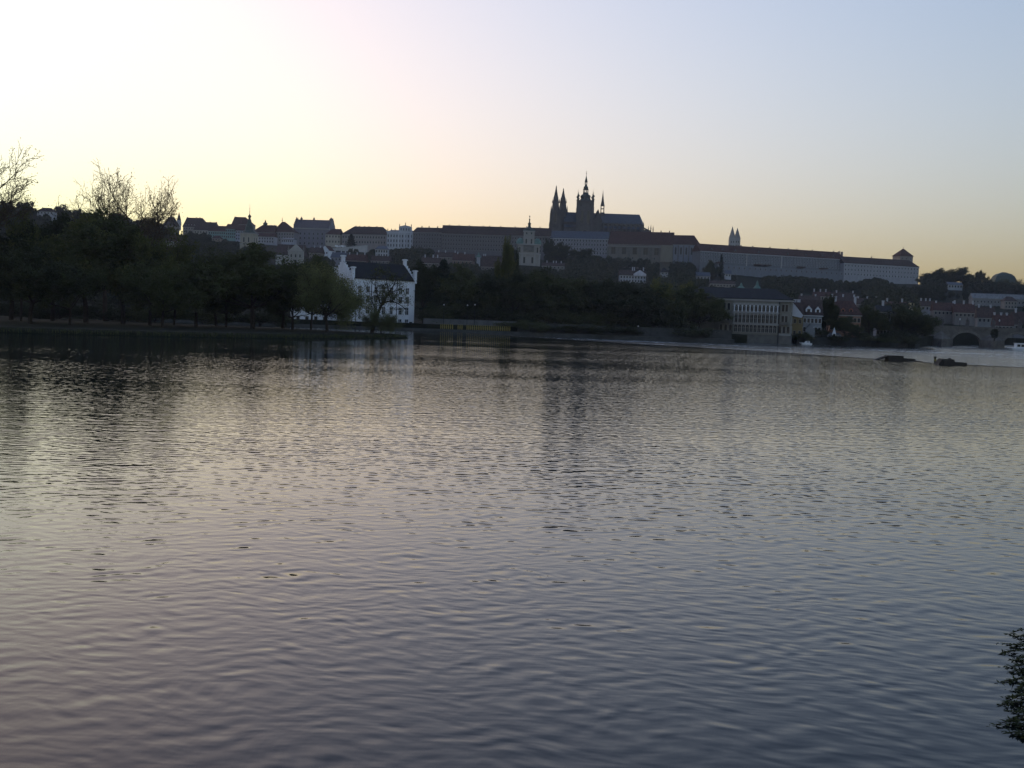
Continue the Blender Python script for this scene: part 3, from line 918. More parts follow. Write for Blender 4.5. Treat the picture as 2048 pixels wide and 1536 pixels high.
MB().lathe(0, 5.6, [(5.2, z3_ + .4), (5.0, nz(459)), (3.6, nz(456.5)), (1.8, nz(454)), (1.3, nz(452.5))], 10).build('dome', M_DCOPPER, nt_)
MB().lathe(0, 5.6, [(1.25, nz(452.5)), (1.2, nz(447.5)), (1.6, nz(447)), (1.5, nz(446)), (.6, nz(444.5)), (.6, nz(442.5)), (.3, nz(441)), (.7, nz(439)), (.6, nz(437.5)), (.2, nz(436.5)), (.2, nz(433.5)), (.5, nz(432.5)), (.4, nz(431)), (.05, nz(430))], 8).build('lantern', M_DCOPPER, nt_)

# ------------------------------------------------------------------ hill quarter left of the castle
b = Block('statue_palace', 'white palace with raised attic and rooftop statues left of the castle', 'palace', (774, 463), (826, 464), 1330, 1325, 18)
b.wall((.46, .46, .48)); b.cornice(M_WTRIM, None, .9, .6)
b.wins(9, (b.e - 6.2, b.e - 11.5, b.e - 16.5), 1.3, 3.0, trim=M_WTRIM)
b.roof(M_LEAD, 2.2, 3, 3, over=.1)
ax0, ax1 = b.L * .46, b.L * .93
za = b.zof(810, 452)
MB().box(ax0, ax1, -.4, 3, b.e + .01, za - 1.5).prism([(ax0 - .4, za - 1.5), (ax1 + .4, za - 1.5), (ax1 - 2, za - .2), ((ax0 + ax1) / 2, za + .8), (ax0 + 2, za - .2)], -.5, 3.1).build('attic', plaster((.46, .46, .48)), b.t)
b.wins(4, (b.e + 1.4,), 1.1, 2.6, ax0 + 1, ax1 - 1, trim=M_WTRIM, y=-.4)
for x, z in [(0.6, b.e + .2), (b.L * .16, b.e + .2), (b.L * .3, b.e + .2)] + [(ax0 + .3, za - 1), ((ax0 + ax1) / 2, za + .7), (ax1 - .3, za - 1)]:
    MB().lathe(x, 1, [(.5, z - .2), (.5, z + .8), (.32, z + .9), (.48, z + 1.6), (.42, z + 2.4), (.2, z + 2.7), (.28, z + 3.0), (.08, z + 3.3)], 6).build('statue', M_STONE2, b.t)
for x in (.47, .7, .92):
    MB().box(b.L * x - .5, b.L * x + .5, -.35, -.003, 2, b.e - 1).build('pilaster', M_WTRIM, b.t)

b = wing('attic_palace', 'brown palace with a wide hipped roof left of the white attic palace', (684, 468), (772, 469), 1362, 1350, 453.5, 26, (.30, .26, .24), BROWN, 16, (4.4, 10), 1.3, 2.2, hl=10, hr=9, chim=(.22, .3, .42, .52, .7), cc=(.2, .15, .14), ch=1.4)
MB().box(-.2, b.L + .2, -.6, -.46, b.e - 5.6, b.e - 5.0).build('ledge', M_TRIM, b.t)

b = Block('stepped_palace', 'massive grey palace with stepped gables on the hill skyline', 'palace', (588, 455), (658, 458), 1385, 1380, 24)
G2 = (.21, .20, .225)
b.wall(G2); b.cornice(M_TRIM, None, 1.2, 1.0)
rise = b.zof(625, 440, 12) - b.e
b.roof(mat('grey_roof', (.12, .10, .105), .8, .3, .5), rise, over=.2)
b.wins(8, (b.e - 7.5, b.e - 12.5, b.e - 18.5), 1.4, 2.4)
for gx in (-.6, b.L - .2):
    prof = [(-.4, b.e)]
    for i in range(5):
        y0 = i * 11 / 5
        prof += [(y0, b.e + i * rise / 5), (y0, b.e + (i + 1) * rise / 5 + .9)]
    g = MB().prism_x(prof + [(24 - y, z) for y, z in prof][::-1], gx, gx + .8).build('stepped_gable', plaster(G2), b.t)
    for i in range(5):
        for yy in (i * 2.2 + .6, 24 - i * 2.2 - .6):
            z = b.e + (i + 1) * rise / 5 + .9
            MB().lathe(gx + .4, yy, [(.55, z), (.5, z + .5), (.75, z + .9), (.3, z + 1.6), (.05, z + 2.0)], 6).build('pinnacle', M_STONE2, g)
for x, s in ((.12, 1.0), (.48, .8), (.97, 1.4)):
    z = b.e + rise - .4
    MB().lathe(b.L * x, 12, [(1.3 * s, z - .5), (1.3 * s, z + 1.3), (1.8 * s, z + 1.6), (1.0 * s, z + 2.4), (.3, z + 3.4), (.05, z + 4.4)], 6).build('turret', mat('grey_roof', SLATE), b.t)
b = wing('palace_annex', 'small red roofed annex with two rows of windows beside the stepped palace', (651, 468), (681, 469), 1368, 1366, 458, 16, (.42, .37, .30), RED, 5, (3.6, 9.4), 1.3, 2.2, hl=7, hr=2)

wing_ = wing


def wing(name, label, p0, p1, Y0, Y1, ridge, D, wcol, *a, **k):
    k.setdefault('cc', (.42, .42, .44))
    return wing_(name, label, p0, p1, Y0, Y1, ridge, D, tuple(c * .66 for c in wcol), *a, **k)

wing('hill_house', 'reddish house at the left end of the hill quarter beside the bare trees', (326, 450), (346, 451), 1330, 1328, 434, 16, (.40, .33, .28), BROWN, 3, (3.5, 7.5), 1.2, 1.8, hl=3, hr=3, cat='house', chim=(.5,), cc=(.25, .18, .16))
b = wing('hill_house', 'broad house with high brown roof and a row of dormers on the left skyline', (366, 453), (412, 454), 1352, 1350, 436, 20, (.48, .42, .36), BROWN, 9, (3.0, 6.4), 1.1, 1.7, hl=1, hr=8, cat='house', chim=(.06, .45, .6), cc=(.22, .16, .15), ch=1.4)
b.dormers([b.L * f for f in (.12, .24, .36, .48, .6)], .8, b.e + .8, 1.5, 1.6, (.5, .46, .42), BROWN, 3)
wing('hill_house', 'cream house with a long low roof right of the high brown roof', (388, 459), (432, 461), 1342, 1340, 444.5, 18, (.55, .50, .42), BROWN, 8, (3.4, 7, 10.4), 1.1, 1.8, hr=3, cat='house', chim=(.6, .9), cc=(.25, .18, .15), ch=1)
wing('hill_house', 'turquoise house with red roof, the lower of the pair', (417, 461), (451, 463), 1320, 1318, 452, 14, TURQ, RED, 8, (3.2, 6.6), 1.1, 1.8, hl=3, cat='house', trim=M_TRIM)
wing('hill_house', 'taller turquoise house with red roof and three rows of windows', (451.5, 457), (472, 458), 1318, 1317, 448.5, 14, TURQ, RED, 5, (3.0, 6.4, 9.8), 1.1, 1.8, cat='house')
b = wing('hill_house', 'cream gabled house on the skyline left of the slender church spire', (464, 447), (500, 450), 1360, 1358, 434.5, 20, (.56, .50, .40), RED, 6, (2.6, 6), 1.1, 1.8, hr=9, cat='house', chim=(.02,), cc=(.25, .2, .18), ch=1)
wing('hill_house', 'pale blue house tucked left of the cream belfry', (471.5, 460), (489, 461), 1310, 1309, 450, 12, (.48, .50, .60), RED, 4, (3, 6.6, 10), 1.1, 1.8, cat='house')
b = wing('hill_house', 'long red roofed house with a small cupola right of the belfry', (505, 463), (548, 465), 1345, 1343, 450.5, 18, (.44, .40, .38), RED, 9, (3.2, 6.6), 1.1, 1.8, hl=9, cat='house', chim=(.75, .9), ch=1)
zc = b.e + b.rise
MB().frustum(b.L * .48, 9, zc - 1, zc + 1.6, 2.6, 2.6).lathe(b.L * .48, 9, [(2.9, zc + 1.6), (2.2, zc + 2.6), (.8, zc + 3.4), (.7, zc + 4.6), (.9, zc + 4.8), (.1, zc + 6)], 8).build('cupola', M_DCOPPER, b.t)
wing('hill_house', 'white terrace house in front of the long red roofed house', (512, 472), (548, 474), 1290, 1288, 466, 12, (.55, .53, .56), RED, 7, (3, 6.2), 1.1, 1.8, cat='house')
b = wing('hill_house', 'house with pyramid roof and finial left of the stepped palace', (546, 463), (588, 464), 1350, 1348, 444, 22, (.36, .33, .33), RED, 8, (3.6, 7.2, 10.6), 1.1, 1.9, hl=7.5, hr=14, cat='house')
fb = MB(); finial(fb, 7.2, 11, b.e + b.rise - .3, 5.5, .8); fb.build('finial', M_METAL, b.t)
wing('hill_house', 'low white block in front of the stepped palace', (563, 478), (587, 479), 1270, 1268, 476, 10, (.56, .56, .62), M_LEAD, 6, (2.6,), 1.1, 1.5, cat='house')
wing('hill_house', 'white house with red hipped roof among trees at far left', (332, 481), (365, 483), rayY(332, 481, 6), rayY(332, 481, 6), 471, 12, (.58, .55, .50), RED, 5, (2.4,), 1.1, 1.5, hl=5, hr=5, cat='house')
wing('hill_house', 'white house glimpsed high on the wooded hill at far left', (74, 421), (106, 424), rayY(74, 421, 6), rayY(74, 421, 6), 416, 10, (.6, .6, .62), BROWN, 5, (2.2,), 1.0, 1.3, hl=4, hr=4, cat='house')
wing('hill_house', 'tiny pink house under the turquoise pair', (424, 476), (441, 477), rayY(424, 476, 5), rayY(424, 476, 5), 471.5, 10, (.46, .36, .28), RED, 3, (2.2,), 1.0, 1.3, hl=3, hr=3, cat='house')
# small far spire on the skyline
p = W(358, 440, 1420)
sp = thing('chapel_spire', 'tiny needle spire on the skyline above the left houses', 'spire', (p.x, 1420, p.z - 12))
MB().box(-2, 2, -2, 2, 0, 12).build('tower', plaster(GREY), sp)
MB().frustum(0, 0, 12, 12 + W(358, 424, 1420).z - p.z, 2.4, .05, 8).build('spire', M_SLATE, sp)

# cream belfry with onion cap
BY = rayY(498, 487, 9)
p = W(498, 487, BY)
zb0 = tz(p.x, BY) - 1
bt = thing('belfry', 'cream church belfry with dark onion cap and tall thin spire', 'tower', (p.x, BY, zb0), -.2)
bz = lambda py: W(499, py, BY).z - zb0
cw = 5.0 * BY / 900
MB().box(-cw, cw, -cw, cw, 0, bz(468)).build('tower', plaster((.36, .32, .25)), bt)
MB().box(-cw - .6, cw + .6, -cw - .6, cw + .6, bz(468), bz(466.5)).build('cornice', M_TRIM, bt)
MB().box(-cw - .4, cw + .4, -cw - .4, cw + .4, bz(489.5), bz(488)).build('ledge', M_TRIM, bt)
for sx in (-1, 1):
    link('window', win_mesh(1.2, 4.6, True), bt, (sx * 2.4, -cw, bz(485)))
    link('window', win_mesh(1.2, 4.6, True), bt, (cw, sx * 2.4, bz(485)), PI / 2)
MB().lathe(0, 0, [(6.6, bz(466.5)), (5.9, bz(464)), (4.2, bz(460)), (3.9, bz(456)), (3.4, bz(451)), (2.2, bz(446)), (1.6, bz(440)), (1.0, bz(437.5)), (1.0, bz(435.5)), (1.4, bz(434)), (1.7, bz(432.5)), (1.2, bz(431)), (.5, bz(429.5)), (.22, bz(427)), (.2, bz(424)), (.55, bz(423.3)), (.15, bz(422.4)), (.14, bz(417.8)), (.45, bz(417)), (.1, bz(416)), (.06, bz(408))], 8).build('onion_cap', M_DCOPPER, bt)

# church with pediment front and dark red nave roof
b = Block('pediment_church', 'small baroque church front with pediment and dark red nave roof behind the trees', 'church', (576, 501), (607, 502), rayY(576, 501, 15), rayY(576, 501, 15), 34)
b.wall((.36, .345, .30), y1=3); b.wall((.4, .38, .34), 'nave_wall', x0=-11, x1=0.5, y0=3.003, y1=30, z1=b.e - 4)
MB().prism([(.6, b.e), (b.L - .6, b.e), (b.L / 2, b.zof(592, 488))], -.2, 2.8).build('pediment', plaster((.38, .36, .32)), b.t)
b.cornice(M_TRIM, None, .7, .6)
for x in (.2, b.L - .2):
    MB().lathe(x, .8, [(.8, b.e), (.8, b.e + 2.0), (.35, b.e + 2.5), (.4, b.e + 3.6), (.1, b.e + 4.6)], 6).build('urn', M_STONE2, b.t)
for f in (.08, .36, .64, .92):
    MB().box(b.L * f - .4, b.L * f + .4, -.4, -.003, 0, b.e - .75).build('pilaster', M_TRIM, b.t)
b.wins(3, (b.e - 5.6,), 1.1, 2.6, 1, b.L - 1, arch=True)
link('door', win_mesh(1.8, 4.2, True, M_STONE2), b.t, (b.L / 2, 0, b.e - 12))
nr = MB(); e = b.e - 4; rz_ = b.zof(556, 488, 14)
nr.add([(-12, 3.1, e), (b.L - 1, 3.1, e), (b.L - 1, 30, e), (-12, 30, e), (-12, 16, rz_), (b.L - 1, 16, rz_)], [(0, 1, 5, 4), (2, 3, 4, 5), (3, 0, 4), (1, 2, 5)])
nr.build('nave_roof', tiles(BROWN), b.t)

# ------------------------------------------------------------------ roofs of the lower town, left and middle
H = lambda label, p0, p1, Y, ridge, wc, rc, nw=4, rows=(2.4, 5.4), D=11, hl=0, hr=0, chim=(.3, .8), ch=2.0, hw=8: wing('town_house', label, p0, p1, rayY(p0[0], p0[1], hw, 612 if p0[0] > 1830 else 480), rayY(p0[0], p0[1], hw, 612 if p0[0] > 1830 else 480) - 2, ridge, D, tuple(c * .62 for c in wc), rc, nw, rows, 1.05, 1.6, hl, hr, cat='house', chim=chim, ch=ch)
b = Block('town_house', 'white gabled house front below the stepped palace', 'house', (641, 500), (658, 501), rayY(641, 500, 9), rayY(641, 500, 9) - 2, 14)
b.wall(WHITE); MB().prism([(0, b.e), (b.L, b.e), (b.L / 2, b.zof(649, 491))], 0, .6).build('gable', plaster(WHITE), b.t)
b.wins(2, (b.e - 3.2,), 1.0, 1.5)
MB().add([(-.4, -.2, b.e - .3), (b.L / 2, -.2, b.zof(649, 490.5)), (b.L + .4, -.2, b.e - .3), (-.4, 14, b.e - .3), (b.L / 2, 14, b.zof(649, 490.5)), (b.L + .4, 14, b.e - .3)], [(0, 1, 4, 3), (1, 2, 5, 4)]).build('roof', tiles(RED), b.t)
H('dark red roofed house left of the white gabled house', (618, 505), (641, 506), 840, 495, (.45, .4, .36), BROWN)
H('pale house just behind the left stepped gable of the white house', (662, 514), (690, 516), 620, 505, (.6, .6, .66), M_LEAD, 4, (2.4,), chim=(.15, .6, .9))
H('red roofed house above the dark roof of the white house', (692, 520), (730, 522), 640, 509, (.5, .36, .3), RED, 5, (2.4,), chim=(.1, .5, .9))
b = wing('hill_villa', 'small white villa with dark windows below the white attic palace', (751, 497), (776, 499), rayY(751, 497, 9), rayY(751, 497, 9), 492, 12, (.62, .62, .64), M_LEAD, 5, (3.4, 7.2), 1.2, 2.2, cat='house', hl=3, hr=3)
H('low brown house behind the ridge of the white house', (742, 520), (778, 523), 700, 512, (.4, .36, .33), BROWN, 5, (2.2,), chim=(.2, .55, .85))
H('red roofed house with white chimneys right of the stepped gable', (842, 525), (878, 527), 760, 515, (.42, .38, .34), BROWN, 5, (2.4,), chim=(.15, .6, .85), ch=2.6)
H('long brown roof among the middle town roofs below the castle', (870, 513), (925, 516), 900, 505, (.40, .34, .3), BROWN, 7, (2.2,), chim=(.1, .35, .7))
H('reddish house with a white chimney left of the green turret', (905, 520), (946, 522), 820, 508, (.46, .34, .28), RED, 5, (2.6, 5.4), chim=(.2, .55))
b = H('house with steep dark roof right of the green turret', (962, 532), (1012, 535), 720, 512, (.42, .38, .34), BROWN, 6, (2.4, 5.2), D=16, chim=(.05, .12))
GY = rayY(957, 515, 10)
p = W(957, 515, GY)
tq = thing('green_turret', 'small green copper roof turret among the town roofs', 'turret', (p.x, GY, p.z - 12))
MB().frustum(0, 0, 0, 12.2, 2.3, 2.3).build('turret_wall', plaster(GREY), tq)
MB().lathe(0, 0, [(2.6, 12.2), (2.2, 13.2), (1.0, 14.6), (.8, 15.4), (.1, 17.2)], 8).build('cap', M_COPPER, tq)
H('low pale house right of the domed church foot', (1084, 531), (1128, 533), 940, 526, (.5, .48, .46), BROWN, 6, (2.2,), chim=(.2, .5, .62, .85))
b = wing('garden_villa', 'white villa with a pedimented wing in the trees below the royal palace', (1240, 549), (1292, 552), rayY(1240, 549, 8), rayY(1240, 549, 8), 541, 12, (.56, .56, .60), BROWN, 9, (2.6, 5.6), 1.0, 1.6, cat='house', chim=(.5, .57, .92), ch=3)
MB().prism([(b.L * .52, b.e - .3), (b.L, b.e - .3), (b.L, b.e + 1.2), (b.L * .76, b.e + 4.6), (b.L * .52, b.e + 1.2)], -1.2, 4).build('pediment', plaster((.56, .54, .58)), b.t)
wing('garden_house', 'small pale pavilion below the old palace wall', (1322, 543), (1336, 545), rayY(1322, 543, 6), rayY(1322, 543, 6), 536, 8, (.5, .5, .5), M_SLATE, 2, (2,), 1, 1.3, hl=3, hr=3, cat='house')
wing('garden_house', 'small white garden pavilion under the long palace', (1451, 547), (1462, 548), rayY(1451, 547, 6), rayY(1451, 547, 6), 541.5, 6, (.62, .62, .64), M_LEAD, 2, (2.4,), 1.2, 1.6, cat='house')
wing('garden_house', 'long low terrace house beneath the cypress on the castle slope', (1421, 566), (1470, 569), rayY(1421, 566, 5), rayY(1421, 566, 5), 562, 8, (.42, .38, .34), BROWN, 8, (2.2,), 1, 1.3, cat='house')
wing('garden_house', 'grey garden house left of the cypress', (1394, 551), (1420, 553), rayY(1394, 551, 6), rayY(1394, 551, 6), 545, 8, (.42, .42, .45), M_LEAD, 4, (2.4,), 1, 1.5, cat='house')
# chimney-like garden tower and the two green cupolas behind the columned palace
for px, py0, top, lab in ((1482, 578, 562, 'green cupola behind the left end of the columned palace roof'), (1514, 578, 556, 'green cupola with lantern behind the middle of the columned palace roof')):
    GY = rayY(px, py0, 12)
    p = W(px, py0, GY)
    tq = thing('copper_cupola', lab, 'cupola', (p.x, GY, p.z - 14))
    s = (py0 - top) / 16
    MB().frustum(0, 0, 0, 14.2, 2.6, 2.6).build('turret_wall', plaster(YELLOW), tq)
    MB().lathe(0, 0, [(2.9, 14.2), (2.4, 15.2 * 1), (1.0, 14.2 + 1.9 * s), (.8, 14.2 + 3.0 * s), (.1, 14.2 + 4.3 * s)], 8).build('cap', M_COPPER, tq)

# ------------------------------------------------------------------ houses on the right bank of the view
b = Block('yellow_house', 'yellow house with a white fire gable touching the columned palace', 'house', (1585, 632), (1606, 634), 470, 469, 13, base=1.5)
b.wall(YELLOW); b.roof(BROWN, 5.4, over=.2)
b.wins(2, (1.4, b.e - 2.6), .9, 1.5)
MB().prism([(-.2, b.e + .2), (b.L * .85, b.e - .5), (b.L + .2, b.e + .4), (.1, b.e + 5.2), (-.2, b.e + 5.2)], -.6, -.3).build('fire_gable', plaster((.62, .62, .66)), b.t)
b = wing('grey_house', 'grey house with dark red roof and white dormers right of the yellow house', (1606.5, 628), (1644, 631), 474, 473, 601, 14, (.36, .38, .40), BROWN, 5, (3.2, 6.6), 1.0, 1.7, base=1.5, cat='house', chim=(), trim=M_WTRIM)
b.dormers([b.L * .3], .8, b.e + .8, 2.4, 2.4, WHITE, RED, 3)
b.dormers([b.L * .78], .8, b.e + .8, 2.0, 2.2, WHITE, RED, 3)
b.chimneys([-2.6, -1.0], b.e + 4.2, 1.6, 1.2, (.5, .5, .52), y=10)
MB().prism([(b.L * .12, .2), (b.L * .62, .2), (b.L * .62, 3.6), (b.L * .37, 5.8), (b.L * .12, 3.6)], -3, -.004).build('porch', plaster((.2, .21, .22)), b.t)
b = wing('red_roof_house', 'big orange walled house with broad red roof between tall trees', (1661, 627), (1722, 631), 486, 484, 603, 15, (.42, .25, .17), RED, 8, (3.0, 6.2), 1.0, 1.6, base=1.5, hl=3, hr=3, cat='house', chim=(.2, .85))
b.dormers([b.L * f for f in (.15, .42, .68)], 1.2, b.e + 1.2, 1.6, 1.3, (.3, .12, .09), RED, 3)
b = wing('blue_grey_house', 'narrow blue grey house right of the big red roof', (1755, 622), (1782, 624), 505, 504, 612, 12, (.28, .31, .36), M_SLATE, 4, (3.0, 6.4, 9.6), 1.0, 1.6, base=1.5, cat='house', chim=(.5,))
b = Block('white_pavilion', 'small white riverside pavilion with arched door between trees', 'pavilion', (1656, 672), (1682, 674), 470, 469, 5, base=1.5)
b.wall(WHITE); b.wins(4, (.4,), .8, 1.3); b.roof(M_LEAD, 1.2, 1, 1, over=.3)
MB().prism([(b.L * .3, .2), (b.L * .62, .2), (b.L * .62, b.e + .8), (b.L * .46, b.e + 3.6), (b.L * .3, b.e + .8)], -.5, 1).build('gable', plaster(WHITE), b.t)
link('door', win_mesh(1.0, 2.0, True, M_WTRIM), b.t, (b.L * .46, -.5, .3))
b = Block('white_pavilion', 'long low white shelter on the riverbank below the blue grey house', 'pavilion', (1732, 680), (1762, 682), 472, 471, 5, base=1.5)
b.wall((.5, .52, .54)); b.wins(6, (.3,), .7, .9); b.roof(M_COPPER, 1.0, 1, 1, over=.3)
b = Block('green_kiosk', 'green roofed kiosk beside the first bridge arch', 'kiosk', (1822, 682), (1838, 683), 520, 519, 5, base=1.0)
b.wall((.3, .32, .3)); b.wins(3, (.5,), .8, 1.2); b.roof(M_COPPER, 1.6, 1.5, 1.5, over=.4)

rows = [
    ('pale gabled house behind the big red roof', (1664, 603), (1712, 605), 560, 594, (.5, .5, .5), BROWN, 5, (2.2,)),
    ('brown roofed house above the grey house', (1600, 601), (1640, 602), 620, 592, (.42, .38, .36), BROWN, 5, (2.2,)),
    ('terrace house with orange eaves above the trees right of the palace', (1628, 592), (1662, 593), 700, 584, (.5, .46, .42), RED, 5, (2.2,)),
    ('dark roofed house above the big red roof, left one', (1668, 594), (1712, 596), 720, 586, (.36, .36, .4), BROWN, 5, (2.2,)),
    ('house with brown roof above the trees left of the yellow turret', (1716, 608), (1756, 609), 640, 597, (.4, .36, .34), BROWN, 5, (2.4,)),
    ('low red roofed house left of the yellow turret', (1772, 614), (1815, 616), 650, 604, (.42, .4, .4), RED, 5, (2.2,)),
    ('white sided house at the left end of the red roof row above the bridge', (1842, 612), (1868, 613), 680, 602, (.6, .6, .64), BROWN, 3, (2.2,)),
    ('red roofed house with skylights, second in the row above the bridge', (1868, 620), (1914, 622), 650, 606, (.46, .42, .4), RED, 6, (2.4,)),
    ('red roofed house with white chimneys, third in the row above the bridge', (1910, 624), (1950, 626), 660, 608, (.46, .42, .4), RED, 5, (2.4,)),
    ('brown roofed house between tall white chimneys above the bridge pier', (1956, 634), (1990, 636), 640, 615, (.5, .5, .5), BROWN, 4, (2.4,)),
    ('steep red roofed house with white end gables above the right arch', (1990, 650), (2026, 652), 610, 630, (.5, .46, .44), RED, 5, (2.2,)),
    ('dark roofed white house at the right edge above the bridge', (2028, 648), (2075, 650), 620, 625, (.6, .6, .62), BROWN, 4, (2.4,)),
]
for i, (lab, p0, p1, Y, rg, wc, rc, nw, rw) in enumerate(rows):
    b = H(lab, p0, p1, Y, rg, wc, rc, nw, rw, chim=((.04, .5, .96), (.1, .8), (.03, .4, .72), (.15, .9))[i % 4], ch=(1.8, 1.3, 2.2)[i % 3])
GY = rayY(1822, 612, 12)
p = W(1822, 622, GY)
tq = thing('yellow_turret', 'pale yellow turret rising from the trees left of the bridge', 'turret', (p.x, GY, 3))
MB().frustum(0, 0, 0, W(1822, 606, GY).z - 3, 1.7, 1.7).build('turret_wall', plaster((.5, .42, .26)), tq)
MB().frustum(0, 0, W(1822, 606, GY).z - 3, W(1822, 600, GY).z - 3, 2.0, .1).build('cap', M_SLATE, tq)

# right hand hill: garden walls, white house, green hulled summer palace
b = wing('garden_wall_house', 'long grey terrace building stepping down the slope at the right edge', (1946, 592), (2070, 604), rayY(1946, 592, 8), rayY(1946, 592, 8) - 3, 589, 10, (.34, .33, .33), (.2, .2, .2), 18, (3.4, 7), .9, 1.4, cat='house')
b = wing('garden_wall_house', 'small pavilion with dark roof before the long grey terrace', (2010, 601), (2034, 603), rayY(2010, 601, 7), rayY(2010, 601, 7), 594, 8, (.36, .33, .3), BROWN, 4, (2.4, 5.4), 1, 1.5, hl=3, hr=3, cat='house')
wing('hill_house', 'white house on the wooded slope below the round trees at right', (1897, 568), (1925, 571), rayY(1897, 568, 6), rayY(1897, 568, 6), 565, 9, (.60, .60, .60), M_LEAD, 5, (2.6,), 1.2, 1.8, cat='house')
b = Block('summer_palace', 'round shouldered green copper roof of a summer palace on the right skyline', 'palace', (1990, 566), (2034, 568), 1360, 1358, 20)
b.wall((.42, .40, .36)); b.cornice(M_TRIM); b.wins(7, (b.e - 5,), 1.4, 2.6, arch=True)
ztop = b.zof(2012, 545, 10)
hul = MB(); n_ = 9
for k, (fx, fz) in enumerate(((0, 0), (.03, .38), (.10, .66), (.22, .85), (.36, .93), (.42, 1.0))):
    x0, x1 = b.L * fx * .95 - .8 * (fx == 0), b.L - b.L * fx * .95 + .8 * (fx == 0)
    y0, y1 = 20 * fx - .8 * (fx == 0), 20 - 20 * fx + .8 * (fx == 0)
    z = b.e + (ztop - b.e) * fz
    hul.v += [(x0, y0, z), (x1, y0, z), (x1, y1, z), (x0, y1, z)]
    if k:
        o = (k - 1) * 4
        for i in range(4):
            hul.f.append((o + i, o + (i + 1) % 4, o + 4 + (i + 1) % 4, o + 4 + i))
hul.f.append((20, 21, 22, 23)); hul.f.append((3, 2, 1, 0)); hul.m = [0] * len(hul.f)
hul.v = [(x, y, z + .01) for x, y, z in hul.v]
hul.build('hull_roof', M_DCOPPER, b.t)
# ramp wall and parked vans on the castle square
b = Block('ramp_wall', 'pale stone ramp wall rising below the brown hipped palace', 'wall', (655, 499), (735, 491), 1240, 1250, 1.2)
e1, e2 = b.zof(655, 497), b.zof(735, 490)
MB().prism([(0, 0), (b.L, 0), (b.L, e2), (0, e1 - 1)], 0, 1.2).build('masonry', plaster((.42, .40, .38)), b.t)
MB().prism([(0, e1 - 1), (b.L, e2), (b.L, e2 + .5), (0, e1 - .5)], -.2, 1.4).build('coping', M_TRIM, b.t)
van = None
for px, lab in ((675, 'white parked van on the hill ramp, the left one'), (686, 'white parked van on the hill ramp, the right one')):
    p = W(px, 495, 1252)
    t = thing('parked_van', lab, 'van', (p.x, 1252, p.z), .05, 'vans parked on the ramp')
    MB().prism([(-2.6, .4), (2.6, .4), (2.6, 1.3), (2.0, 2.3), (-2.5, 2.4), (-2.6, 2.2)], -1, 1).build('body', mat('white_paint', (.75, .75, .76), .35, .05), t)
    MB().box(.6, 1.9, -1.03, -1.004, 1.35, 2.0).build('window', M_GLASS, t)
    for x in (-1.7, 1.7):
        b = MB(); b.prism([(x + .4 * math.cos(a * PI / 5), .4 + .4 * math.sin(a * PI / 5)) for a in range(10)], -1.06, -.7); b.build('wheel', M_METAL, t)
p = W(680, 496, 1252)
struct(MB().box(p.x - 12, p.x + 14, 1246, 1258, 60, p.z - .02).build('ramp_road', M_QUAY))

